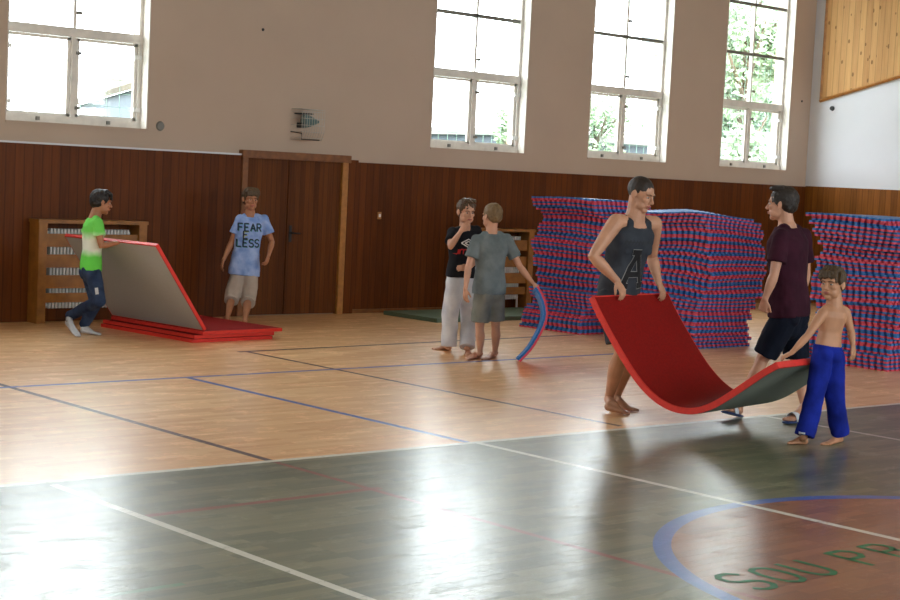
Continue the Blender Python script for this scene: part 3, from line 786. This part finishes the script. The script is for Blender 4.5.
def wr(amp, fx, seed):
    def f(co):
        q = V((co.x*fx*1.2+seed, co.y*fx*1.2, co.z*fx*.8+co.x*3))
        return amp*(noise.noise(q) + .5*noise.noise(q*2.1))
    return f
def person(label, fig, j, k, hw, hd, skinm, hairm, style, headF, headUp, hk, top, bottom, feet, group=None, bend=V((0, 0, 0)), arms=(1, 1), hands=None, thick=1.0):
    root = empty('person', fig.b, label, 'person')
    g = {n: (p if isinstance(p, V) else fig.J(*p)) for n, p in j.items()}
    P, N, HC = g['pelvis'], g['neck'], g['head']
    sideH = (g['hipR']-g['hipL']).normalized(); sideS = (g['shR']-g['shL']).normalized()
    def ln(a, b): return round((g[a]-g[b]).length, 2)
    print(label[:34], 'uarm', ln('shR', 'elR'), ln('shL', 'elL'), 'fore', ln('elR', 'wrR'), ln('elL', 'wrL'), 'thigh', ln('hipR', 'knR'), ln('hipL', 'knL'), 'shin', ln('knR', 'anR'), ln('knL', 'anL'), 'torso', ln('pelvis', 'neck'), 'sh', ln('shR', 'shL'), 'hips', ln('hipR', 'hipL'), 'head top z', round(HC.z+.115*hk, 2))
    bm = bmesh.new()
    parts = head(fig, label, HC, headF, headUp, hk, skinm, hairm, style=style, root=root, bm=bm)
    hF = headF.normalized(); nk = 1.0 if thick == 1.0 else 1.22
    chain(bm, [N - V((0, 0, .03))*k, lerp(N, HC, .4) - hF*.006, HC - hF*.022*hk - headUp.normalized()*.03*hk], [(.062*hk*nk, .058*hk*nk), .052*hk*nk, .052*hk*nk], n=14)
    pts, rad, hint = torso_rings(P, N, sideH, sideS, hw, hd, bend)
    chain(bm, pts, rad, hint=hint, n=24, sq=.9)
    uc = lerp(P, N, .86) + bend*.3
    at = thick
    for s_ in 'RL': chain(bm, [lerp(N, HC, .32) - hF*.012, lerp(uc, g['sh'+s_], .45) + V((0, 0, .020*k)), lerp(uc, g['sh'+s_], .85)], [.036*k*at, .040*k*at, .04*k*at], n=12)
    for s_ in 'RL':
        S, E, Wr = g['sh'+s_], g['el'+s_], g['wr'+s_]
        chain(bm, [uc + (S-uc)*.25, lerp(uc, S, .7) + V((0, 0, .012*k)), S], [.058*k*at, .056*k*at, .054*k*at], n=12)
        chain(bm, [S, lerp(S, E, .22), lerp(S, E, .5), lerp(S, E, .85), E, lerp(E, Wr, .2), lerp(E, Wr, .45), lerp(E, Wr, .8), Wr],
              [x*k*at for x in (.055, .053, .047, .039, .037, .041, .038, .028, .025)], n=14)
        if s_ in (hands or {}):
            D, Nn, curl, tb = hands[s_]; hand(bm, Wr, D, Nn, (k+.08)*.94, curl, tb)
        H_, K, A = g['hip'+s_], g['kn'+s_], g['an'+s_]
        back = -fig.F
        if feet.get('bare_leg', True):
            chain(bm, [H_, lerp(H_, K, .3), lerp(H_, K, .7), K, lerp(K, A, .12) + back*.006, lerp(K, A, .33) + back*.014*k, lerp(K, A, .6) + back*.006, lerp(K, A, .88), A],
                  [x*k*at for x in (.082, .078, .062, .051, .050, .056, .045, .032, .032)], n=14)
        he, to = feet['heel'+s_], feet['toe'+s_]
        foot(bm, he, to, A, k, toes=feet.get('toes', True), side=(-1 if s_ == 'L' else 1))
    for s_ in (-1, 1):
        ball(bm, P - fig.F*hd*.5 + sideH*s_*hw*.42 - V((0, 0, .03)), sideH*.075*k, fig.F*.07*k, V((0, 0, .08*k)), 12, 10)
    body = put('body', remesh(bm, .0045, 4), skinm, root, smooth=True)
    parts(body)
    # top garment
    tm = None
    if top:
        bm = bmesh.new(); gr = top.get('grow', .016)
        pts, rad, hint = torso_rings(P, N, sideH, sideS, hw, hd, bend, f0=top['hem'], f1=top.get('neck', .985), grow=gr, flare=top.get('flare', .01))
        chain(bm, pts, rad, hint=hint, n=28, cap0='flat', cap1='flat', sq=.9)
        for s_ in 'RL':
            S, E = g['sh'+s_], g['el'+s_]
            if top.get('sleeve'):
                chain(bm, [N - V((0, 0, .012)), lerp(N, S, .5) + V((0, 0, .012*k)), lerp(N, S, .92)], [.045*k+.004, .05*k+.004, .05*k+.004], n=12)
                chain(bm, [uc + (S-uc)*.2, lerp(uc, S, .7) + V((0, 0, .014*k)), S], [(.066*k*at+.004)]*3, n=14)
                t = top['sleeve']
                chain(bm, [S + (S-E)*.03, lerp(S, E, t*.4), lerp(S, E, t*.8), lerp(S, E, t)], [.062*k*at+.006, .062*k*at+.008, .062*k*at+.014, .062*k*at+.016], n=16, cap1='flat')
            else:      # tank straps
                q = lerp(uc, S, .46); rr_ = .058*k*at
                chain(bm, [q + fig.F*(hd*.58) - V((0, 0, .20*k)), q + fig.F*(hd*.66) - V((0, 0, .10*k)), q + fig.F*(rr_*1.0) + V((0, 0, rr_*.5)), q + V((0, 0, rr_*1.10)), q - fig.F*(rr_*.95) + V((0, 0, rr_*.6)), q - fig.F*(hd*.66) - V((0, 0, .10*k)), q - fig.F*(hd*.58) - V((0, 0, .20*k))],
                      [(.050, .020), (.048, .020), (.036, .016), (.034, .016), (.036, .016), (.048, .020), (.050, .020)], hint=sideS, n=10)
        if top.get('belly'): ball(bm, P + (N-P)*.35 + fig.F*.03, sideS*hw*1.02, fig.F*(hd+.02), V((0, 0, .2)), 20, 12)
        tm = put(top['name'], remesh(bm, .007, 3, wr(top.get('wrinkle', .006), 11, len(label))), top['mat'], root, smooth=True)
        if top.get('label'): tm['label'] = top['label']
    bmn = bmesh.new(); gr = bottom.get('grow', .014)
    pts, rad, hint = torso_rings(P, N, sideH, sideS, hw, hd, bend, f0=-.2, f1=bottom.get('waist', .12), grow=gr-.006)
    chain(bmn, pts, rad, hint=hint, n=24, cap1='flat', sq=.9)
    for s_ in (-1, 1):
        ball(bmn, P - fig.F*hd*.5 + sideH*s_*hw*.42 - V((0, 0, .03)), sideH*.085*k, fig.F*.082*k, V((0, 0, .095*k)), 12, 10)
    for s_ in 'RL':
        H_, K, A = g['hip'+s_], g['kn'+s_], g['an'+s_]; w0, w1, w2 = bottom['w']
        if bottom['kind'] == 'shorts':
            t = bottom['len']; chain(bmn, [H_, lerp(H_, K, .35*t), lerp(H_, K, .75*t), lerp(H_, K, t)] if t <= 1 else [H_, lerp(H_, K, .5), K, lerp(K, A, t-1)], [w0, w0, (w0+w1)/2, w1], n=18, cap1='flat')
        else:
            e = bottom.get('end', .93); chain(bmn, [H_, lerp(H_, K, .5), K, lerp(K, A, .5), lerp(K, A, e)], [w0, (w0+w1)/2, w1, (w1+w2)/2, w2], n=18, cap1='flat')
    pm = put(bottom['name'], remesh(bmn, .007, 3, wr(bottom.get('wrinkle', .008), 9, len(label)+3)), bottom['mat'], root, smooth=True)
    return root, g, tm, pm

# stroke lettering, printed on cloth by casting it onto the surface
FONT = {
 'F': [[(0,0),(0,1),(.7,1)], [(0,.52),(.55,.52)]], 'E': [[(.7,0),(0,0),(0,1),(.7,1)], [(0,.52),(.55,.52)]],
 'A': [[(0,0),(.4,1),(.8,0)], [(.16,.36),(.64,.36)]], 'R': [[(0,0),(0,1),(.5,1),(.7,.85),(.7,.65),(.5,.5),(0,.5)], [(.35,.5),(.75,0)]],
 'L': [[(0,1),(0,0),(.7,0)]], 'S': [[(.7,.85),(.5,1),(.2,1),(0,.85),(0,.65),(.2,.52),(.5,.48),(.7,.35),(.7,.15),(.5,0),(.2,0),(0,.15)]],
 'O': [[(.35,1),(.1,.9),(0,.65),(0,.35),(.1,.1),(.35,0),(.6,.1),(.7,.35),(.7,.65),(.6,.9),(.35,1)]],
 'U': [[(0,1),(0,.3),(.1,.1),(.35,0),(.6,.1),(.7,.3),(.7,1)]], 'P': [[(0,0),(0,1),(.5,1),(.7,.85),(.7,.65),(.5,.5),(0,.5)]],
 'B': [[(0,0),(0,1),(.5,1),(.68,.85),(.68,.65),(.5,.52),(0,.52)], [(.5,.52),(.7,.38),(.7,.15),(.5,0),(0,0)]],
 'u': [[(0,.6),(0,.15),(.15,0),(.4,0),(.55,.15),(.55,.6)], [(.55,.15),(.55,0)]], 'm': [[(0,0),(0,.6)], [(0,.45),(.15,.6),(.35,.6),(.45,.45),(.45,0)], [(.45,.45),(.6,.6),(.8,.6),(.9,.45),(.9,0)]],
 'b': [[(0,1),(0,0)], [(0,.45),(.15,.6),(.4,.6),(.55,.45),(.55,.15),(.4,0),(.15,0),(0,.15)]], 'r': [[(0,0),(0,.6)], [(0,.4),(.15,.58),(.4,.6)]],
 'o': [[(.15,0),(0,.15),(0,.45),(.15,.6),(.4,.6),(.55,.45),(.55,.15),(.4,0),(.15,0)]],
}
def ribbon(bm, pl, wd, mp, closed=False):
    pts = []
    for i in range(len(pl)-1):
        a, b = V(pl[i]+(0,)), V(pl[i+1]+(0,)); n = max(1, int((b-a).length/.012))
        for q in range(n): pts.append(a+(b-a)*q/n)
    pts.append(V(pl[-1]+(0,)))
    prev = None
    for i, p in enumerate(pts):
        t = (pts[min(i+1, len(pts)-1)]-pts[max(i-1, 0)]).normalized(); n_ = V((-t.y, t.x, 0))*wd/2
        a, b = mp(p+n_), mp(p-n_)
        if a is None or b is None: prev = None; continue
        cur = (bm.verts.new(a), bm.verts.new(b))
        if prev: bm.faces.new((prev[0], prev[1], cur[1], cur[0]))
        prev = cur
def word(txt, x, y, h, gap=.22, wf=1.0):
    out = []
    for ch in txt:
        out += [[(x+q[0]*h*wf, y+q[1]*h) for q in pl] for pl in FONT[ch]]
        out_w = max(q[0] for pl in FONT[ch] for q in pl)
        x += (out_w*wf+gap)*h
    return out
def decal(name, target, origin, ux, uy, polys, wd, mat, root, eps=.003, label=None):
    mw = Matrix.Translation(root.location); me = target.data
    tree_ = BVHTree.FromPolygons([mw @ v.co for v in me.vertices], [tuple(p.vertices) for p in me.polygons])
    nrm_ = ux.cross(uy).normalized()
    def mp(p):
        o = origin + ux*p.x + uy*p.y + nrm_*.35
        h = tree_.ray_cast(o, -nrm_, .6)
        return None if h[0] is None else h[0] + nrm_*eps
    b = bmesh.new()
    for pl in polys: ribbon(b, pl, wd, mp)
    # under the garment, so that it is a sub-part
    o = put(name, b, mat, None); o.data.transform(Matrix.Translation(-root.location)); o.parent = target
    if label: o['label'] = label
    return o
Zv = V((0, 0, 1))

# --- boy in the green shirt, holding up the mat
f = Fig(G(88, 336.5), .8, (.95, .30)); m_green = cloth('green_white_shirt', srgb(110, 215, 90), bands=(-.0, 1.5, [(.0, srgb(110, 222, 84)), (.57, srgb(112, 222, 88)), (.615, srgb(235, 240, 225)), (.68, srgb(235, 240, 225)), (.735, srgb(118, 220, 95))]))
m_jean = cloth('denim', srgb(58, 74, 104), srgb(34, 46, 72), 8)
fe = dict(heelR=G(66, 323.5, .07), toeR=G(79, 338, .0), heelL=G(80, 333), toeL=G(101, 335.5), toes=False)
Ra, La = fe['heelR'] + V((0, 0, .075)) + f.F*.03, fe['heelL'] + V((0, 0, .075)) + f.F*.035
root, g, tp, bt = person('boy with black hair in a green and white shirt and jeans tipping up a mat', f,
   dict(head=(101.5, 202.5, 0), neck=(94.5, 217, 0), pelvis=(90.5, 269, 0), shR=(98, 224, -.13), shL=(90.5, 223, .13), elR=(101, 246, -.18), wrR=(117, 243, -.10), elL=(84, 242, .20), wrL=(106, 241, .22),
        hipR=(93, 274, -.075), hipL=(90, 274, .075), knR=(99.5, 301, -.10), knL=(96, 303, .06), anR=Ra, anL=La), .80, .120, .080, SK_TAN, hairmat('black_hair', srgb(34, 28, 28)), 'fringe',
   f.dirn(.93, .30, -.12), Zv, 1.02, dict(name='t_shirt', mat=m_green, hem=-.02, sleeve=.55), dict(name='jeans', mat=m_jean, kind='long', w=(.082, .066, .052), end=.97, grow=.008), fe,
   hands=dict(R=(f.dirn(.9, .25, .1), -Zv, .35, 1), L=(f.dirn(.9, .1, .0), -Zv, .35, -1)))
bm = bmesh.new()
for s_ in 'RL': foot(bm, fe['heel'+s_]-V((0, 0, .0)), fe['toe'+s_], g['an'+s_], .86, toes=False, fat=1.08); chain(bm, [g['an'+s_], lerp(g['an'+s_], g['kn'+s_], .12)], [.036, .037], n=12)
put('sock', remesh(bm, .005, 3), cloth('white_sock', srgb(206, 204, 208)), root, smooth=True)
decal('leg_patch', bt, lerp(g['hipR'], g['knR'], .62), f.u, Zv, [[(-.008, .035), (.002, -.03)]], .032, cloth('patch_white', srgb(220, 222, 225)), root, label='small white patch on the thigh')

# --- boy in the light blue shirt
f = Fig(G(236, 323), .82, (.18, -1)); m_blue = cloth('blue_mottled_shirt', srgb(168, 190, 236), srgb(118, 150, 214), 9)
fe = dict(heelR=G(227, 320), toeR=G(224, 325), heelL=G(245, 323), toeL=G(246, 328))
root, g, tp, bt = person('boy in a light blue printed shirt and pale knee-length shorts by the door', f,
   dict(head=(250.3, 199.5, 0), neck=(250.0, 216, .01), pelvis=(244, 272, .02), shR=(240, 220, .0), shL=(264, 220, .02), elR=(231.5, 242, .0), wrR=(223.5, 260, -.04), elL=(272, 242, .02), wrL=(268.5, 256, -.12),
        hipR=(238.5, 276, 0), hipL=(250, 276, 0), knR=(232, 297, -.04), knL=(248.5, 299, -.02), anR=G(227.0, 319.5, .065), anL=G(244.5, 322, .065)), .82, .135, .088, SK_TAN, hairmat('fair_brown_hair', srgb(98, 74, 48)), 'fringe',
   f.dirn(.35, -.9, -.05), Zv+f.u*.05, 1.06, dict(name='t_shirt', mat=m_blue, hem=-.05, sleeve=.62, grow=.022, flare=.02), dict(name='shorts', mat=cloth('pale_shorts', srgb(186, 172, 160)), kind='shorts', len=1.18, w=(.092, .080, 0), grow=.012), fe,
   hands=dict(R=(f.dirn(-.25, -.05, -.95), f.dirn(.9, .3), .35, -1), L=(f.dirn(-.25, -.25, -.9), f.dirn(-.8, .5), .5, 1)))
ux = f.F.cross(Zv)*-1; ctr = lerp(g['pelvis'], g['neck'], .66)
pal = [plain('print_dark_blue', srgb(36, 46, 72), .8), plain('print_teal', srgb(60, 140, 140), .8), plain('print_yellow', srgb(190, 200, 80), .8)]
i = 0
for txt, x, y in (('FEAR', -.125, .05), ('E', -.07, -.035), ('LESS', -.135, -.125)):
    polys = word(txt, x, y, .082, .24, .8)
    decal('print', tp, ctr, ux, Zv, [[(a+.006, b-.006) for a, b in pl] for pl in polys], .013, pal[1 + i % 2], root, .002); decal('print', tp, ctr, ux, Zv, polys, .015, pal[0], root, .0035); i += 1

# --- boy in the black shirt and white trousers
f = Fig(G(457, 353), .84, (.6, -.8)); m_blk = cloth('black_shirt', srgb(34, 34, 40), srgb(24, 24, 29))
fe = dict(heelR=G(452, 350.5), toeR=G(432, 350), heelL=G(467, 351), toeL=G(469, 358))
root, g, tp, bt = person('boy in a black printed shirt and white trousers with his hand at his mouth', f,
   dict(head=(466.3, 212, 0), neck=(464.5, 229.5, .02), pelvis=(460, 277, .02), shR=(453, 233, -.08), shL=(476.5, 232, .10), elR=(450, 247, -.22), wrR=(461, 231, -.22), elL=(480, 256, .04), wrL=(469, 268, -.10),
        hipR=(455, 283, -.04), hipL=(465.5, 283, .05), knR=(450, 316, -.05), knL=(469, 317, .04), anR=G(449, 347.5, .06), anL=G(467, 348.5, .065)), .84, .14, .09, SK_LIGHT, hairmat('brown_hair', srgb(92, 66, 42)), 'quiff',
   f.dirn(.45, -.85, -.12), Zv, 1.05, dict(name='t_shirt', mat=m_blk, hem=.0, sleeve=.62, grow=.020, flare=.006), dict(name='trousers', mat=cloth('white_trousers', srgb(226, 224, 228), srgb(196, 196, 206)), kind='long', w=(.092, .083, .078), end=.96, grow=.014), fe,
   hands=dict(R=(f.dirn(.55, -.05, .8), f.dirn(.3, .9, .1), .75, -1), L=(f.dirn(-.75, -.3, .0), f.dirn(.2, .8, -.3), .4, -1)))
ux = f.F.cross(Zv)*-1; ctr = lerp(g['pelvis'], g['neck'], .62)
wp = plain('print_white', srgb(225, 225, 225), .8); rp_ = plain('print_red', srgb(190, 40, 40), .8)
decal('print', tp, ctr, ux, Zv, [[(a_-.03, b_) for a_, b_ in pl_] for pl_ in [[(-.07, .05), (.01, .09), (.09, .05), (.01, .01), (-.07, .05)], [(-.03, .05), (.01, .068), (.05, .05), (.01, .032), (-.03, .05)]]], .011, wp, root, label='white double diamond')
decal('print', tp, ctr, ux, Zv, word('umbro', -.155, -.06, .078, .16), .012, rp_, root, label='red lettering')

# --- boy in grey seen from behind
f = Fig(G(483, 359.5), .84, (-.45, .9)); m_gry = cloth('grey_shirt', srgb(120, 128, 130), srgb(98, 106, 108), 7)
fe = dict(heelL=G(481.5, 357.5), toeL=G(465, 360.5), heelR=G(496.5, 356), toeR=G(484, 361))
root, g, tp, bt = person('barefoot boy in grey shirt and shorts seen from behind holding a puzzle mat', f,
   dict(head=(491.5, 216.5, 0), neck=(491.5, 233, .0), pelvis=(489, 292, 0), shR=(506.5, 240, .06), shL=(476.5, 241, -.06), elR=(520, 267, .04), wrR=(532, 282, .0), elL=(468.5, 266, -.10), wrL=(465.5, 289, -.14),
        hipR=(495.5, 296, .04), hipL=(482.5, 296, -.04), knR=(495.5, 326, .03), knL=(479.5, 327, -.04), anR=G(495, 352.5, .062), anL=G(480, 353.5, .062)), .84, .14, .092, SK_LIGHT, hairmat('blond_hair', srgb(132, 102, 64)), 'short',
   f.dirn(-.6, .7, -.05), Zv, 1.03, dict(name='t_shirt', mat=m_gry, hem=-.03, sleeve=.66, grow=.022, flare=.012), dict(name='shorts', mat=cloth('light_grey_shorts', srgb(142, 142, 134), srgb(120, 120, 114)), kind='shorts', len=.84, w=(.092, .090, 0), grow=.012), fe,
   hands=dict(R=(f.dirn(.75, -.1, -.55), f.dirn(-.4, .2, -.9), .7, -1), L=(f.dirn(.02, -.1, -1), f.dirn(.6, .6), .3, 1)))
hR = g['wrR']
# the puzzle mat he holds, hanging and bending
fv, fu = f.v, f.u
cpts = catmull([f.J(px_, py_, -.88) for px_, py_ in ((536.5, 287, ), (541.5, 295), (545, 305), (546, 315), (543, 326), (537, 338), (530, 349), (519, 360.5))], 4)
cl = [0]
for i in range(1, len(cpts)): cl.append(cl[-1]+(cpts[i]-cpts[i-1]).length)
def at_len(t):
    d_ = t*cl[-1]
    for i in range(1, len(cl)):
        if cl[i] >= d_-1e-9:
            q = (d_-cl[i-1])/(cl[i]-cl[i-1]); return cpts[i-1].lerp(cpts[i], q), (cpts[i]-cpts[i-1]).normalized()
print('held mat length', cl[-1])
def fn(u_, v_, w_):
    P_, T_ = at_len(min(1, max(0, u_+.5))); nn = T_.cross(fv).normalized()
    if nn.dot(fu) < 0: nn = -nn
    return P_ + (fv*.93 - Zv*.095)*(v_+.5) + nn*(w_-.02)
o = puzzle('puzzle_mat', fn, .04, True); c = cpts[0].copy(); o.data.transform(Matrix.Translation(-c)); o.location = c
tag(o, 'blue and red puzzle mat hanging bent from the hand of the boy in grey', 'puzzle mat')

# --- man in the tank top
f = Fig(G(617, 413), 1.0, (.62, -.78)); m_tank = cloth('charcoal_tank', srgb(66, 70, 78), srgb(50, 53, 60), 7)
fe = dict(heelR=G(604, 410, .03), toeR=G(629, 415), heelL=G(609, 406, .02), toeL=G(637, 412.5))
root, g, tp, bt = person('man in a dark tank top with a big letter A carrying a red mat', f,
   dict(head=(641.5, 195, -.05), neck=(634.5, 218, -.02), pelvis=(618, 292, .05), shR=(616, 222, -.15), shL=(654, 224, .12), elR=(593, 256, -.30), wrR=(617, 281, -.22), elL=(652, 257, .30), wrL=(658.5, 282, .24),
        hipR=(611, 300, -.06), hipL=(625, 300, .09), knR=(622, 352, -.12), knL=(632, 352, .12), anR=G(608.5, 399, .09), anL=G(616, 397, .09)), 1.0, .185, .125, SK_MAN, hairmat('dark_cropped_hair', srgb(52, 40, 34)), 'crop',
   f.dirn(.75, -.5, -.25), f.dirn(.12, 0, 1), 1.12, dict(name='tank_top', mat=m_tank, hem=.0, neck=.90, sleeve=None, grow=.014, flare=.0), dict(name='shorts', mat=cloth('charcoal_shorts', srgb(62, 66, 74), srgb(44, 48, 56)), kind='shorts', len=.80, w=(.112, .108, 0), grow=.012), fe,
   hands=dict(R=(f.dirn(.5, -.3, -.75), f.dirn(-.6, .5, -.4), .45, -1), L=(f.dirn(.4, -.3, -.8), f.dirn(-.7, .5, -.4), .45, 1)), thick=1.16)
ux = f.F.cross(Zv)*-1; ctr = lerp(g['pelvis'], g['neck'], .36)
tilt = (g['neck']-g['pelvis']).normalized(); tilt = (tilt - ux*tilt.dot(ux)).normalized()
AA = [[(-.095, -.12), (.0, .14), (.095, -.12)], [(-.05, -.035), (.05, -.035)], [(-.13, -.125), (-.05, -.125)], [(.05, -.125), (.13, -.125)], [(-.05, .14), (.03, .14)]]
decal('print', tp, ctr, ux, tilt, AA, .052, plain('print_grey_outline', srgb(150, 148, 146), .8), root, .003, label='pale outline of the letter A')
decal('print', tp, ctr, ux, tilt, AA, .042, plain('print_black', srgb(16, 16, 20), .8), root, .006, label='black letter A')
decal('print', tp, ctr, ux, tilt, [[(-.13+.028*i, .20), (-.115+.028*i, .235)] for i in range(9)] + [[(-.13, .22), (.12, .22)]], .010, plain('print_faint', srgb(40, 42, 48), .8), root, .003)

# --- teenager in maroon, walking away
f = Fig(G(770, 417), 1.0, (-.85, .5)); m_mar = cloth('maroon_shirt', srgb(62, 24, 40), srgb(48, 18, 32), 7)
fe = dict(heelL=G(741, 415, .015), toeL=G(725, 411, .07), heelR=G(805, 418.5, .02), toeR=G(786, 421.5, .02))
root, g, tp, bt = person('teenager in a maroon shirt, navy shorts and slide sandals walking away', f,
   dict(head=(781.5, 204.5, 0), neck=(787, 226, .0), pelvis=(789, 312, 0), shR=(803, 237, .16), shL=(781, 238, -.16), elR=(806, 275, .22), wrR=(798, 305, .24), elL=(774, 275, -.22), wrL=(765, 299, -.24),
        hipR=(794, 320, .08), hipL=(784, 320, -.07), knR=(797, 364, .10), knL=(762, 360, -.02), anR=G(804, 406, .11), anL=G(739.5, 402, .11)), .98, .17, .115, SK_LIGHT, hairmat('dark_brown_hair', srgb(50, 38, 32)), 'quiff',
   f.dirn(-.95, .28, -.02), Zv, 1.12, dict(name='t_shirt', mat=m_mar, hem=-.05, sleeve=.66, grow=.022, flare=.012), dict(name='shorts', mat=cloth('navy_shorts', srgb(22, 28, 44), srgb(16, 20, 33)), kind='shorts', len=.86, w=(.108, .100, 0), grow=.014), fe,
   hands=dict(R=(f.dirn(-.2, .1, -1), f.dirn(.2, -.9), .9, 1), L=(f.dirn(-.15, .1, -.9), f.dirn(.5, .7), 1.0, 1)))
for s_ in 'LR':
    he, to = fe['heel'+s_], fe['toe'+s_]; D = (to-he).normalized(); up = (Zv - D*Zv.dot(D)).normalized(); S = D.cross(up); L = (to-he).length
    bm = bmesh.new(); chain(bm, [he - up*.008 + D*.02, he - up*.008 + D*L*.4, he - up*.008 + D*L*.75, he - up*.008 + D*(L*1.0)], [(.036, .011), (.038, .011), (.050, .011), (.035, .010)], hint=S, n=14)
    sd = put('sandal', bm, plain('sandal_blue', srgb(38, 60, 110), .6), root, smooth=True)
    bm = bmesh.new(); c = he + D*L*.62
    arc = [c + S*(.050*math.cos(a)) + up*(.062*math.sin(a)) for a in [PI*i/10 for i in range(11)]]
    chain(bm, arc, [(.034, .004)]*11, hint=D, n=10); put('strap', bm, plain('strap_white', srgb(205, 210, 220), .6), sd, smooth=True)

# --- little boy with bare chest
SK_BOY = skin('boy_skin', srgb(196, 140, 106))
f = Fig(G(818, 444.5), .72, (-.55, .83)); m_bp = cloth('royal_blue_trousers', srgb(28, 46, 156), srgb(18, 32, 118), 7)
fe = dict(heelL=G(808, 444.5), toeL=G(786, 444), heelR=G(843, 441.5), toeR=G(823, 446))
root, g, tp, bt = person('little bare-chested boy in blue trousers lifting the end of the mat', f,
   dict(head=(832.5, 284, .0), neck=(834.5, 303, .01), pelvis=(827.5, 350, .0), shR=(845, 312, .06), shL=(823.5, 312.5, -.06), elR=(851, 331, .09), wrR=(853, 346, .05), elL=(807.5, 336, -.14), wrL=(791.5, 353, -.19),
        hipR=(834, 357, .04), hipL=(822, 357, -.04), knR=(834.5, 397, .04), knL=(814.5, 398, -.05), anR=G(840, 434.5, .06), anL=G(804, 437.5, .06)), .70, .105, .070, SK_BOY, hairmat('sandy_hair', srgb(92, 68, 42)), 'fringe',
   f.dirn(-.45, -.85, -.02), Zv, 1.0, None, dict(name='trousers', mat=m_bp, kind='long', w=(.076, .070, .068), end=.96, grow=.014, waist=.10), fe,
   hands=dict(R=(f.dirn(.1, -.1, -1), f.dirn(-.6, .5), .4, 1), L=(f.dirn(-.7, -.05, -.4), f.dirn(.3, .3, -.8), .6, -1)))
decal('logo_patch', bt, f.J(802.5, 432.5, 0), f.u, Zv, [[(-.02, .022), (.02, .022)], [(-.02, .0), (.02, .0)], [(-.02, -.022), (.02, -.022)], [(-.018, .03), (-.018, -.03)]], .012, cloth('patch_white', srgb(215, 220, 230)), root, label='small white logo near the hem')

# ================================================================== LETTERS ON THE FLOOR
for ch, x in (('S', 5.70), ('O', 5.93), ('U', 6.17), ('P', 6.58), ('B', 6.86)):
    b = bmesh.new()
    for pl in FONT[ch]: ribbon(b, [(x+q[0]*.21, 4.21+q[1]*.27) for q in pl], .034, lambda p: V((p.x, p.y, .0012)))
    o = put('floor_letter', b, MT['letter_green'])
    tag(o, 'green painted letter %s inside the blue circle on the floor' % ch, 'letter', 'letters painted on the floor')
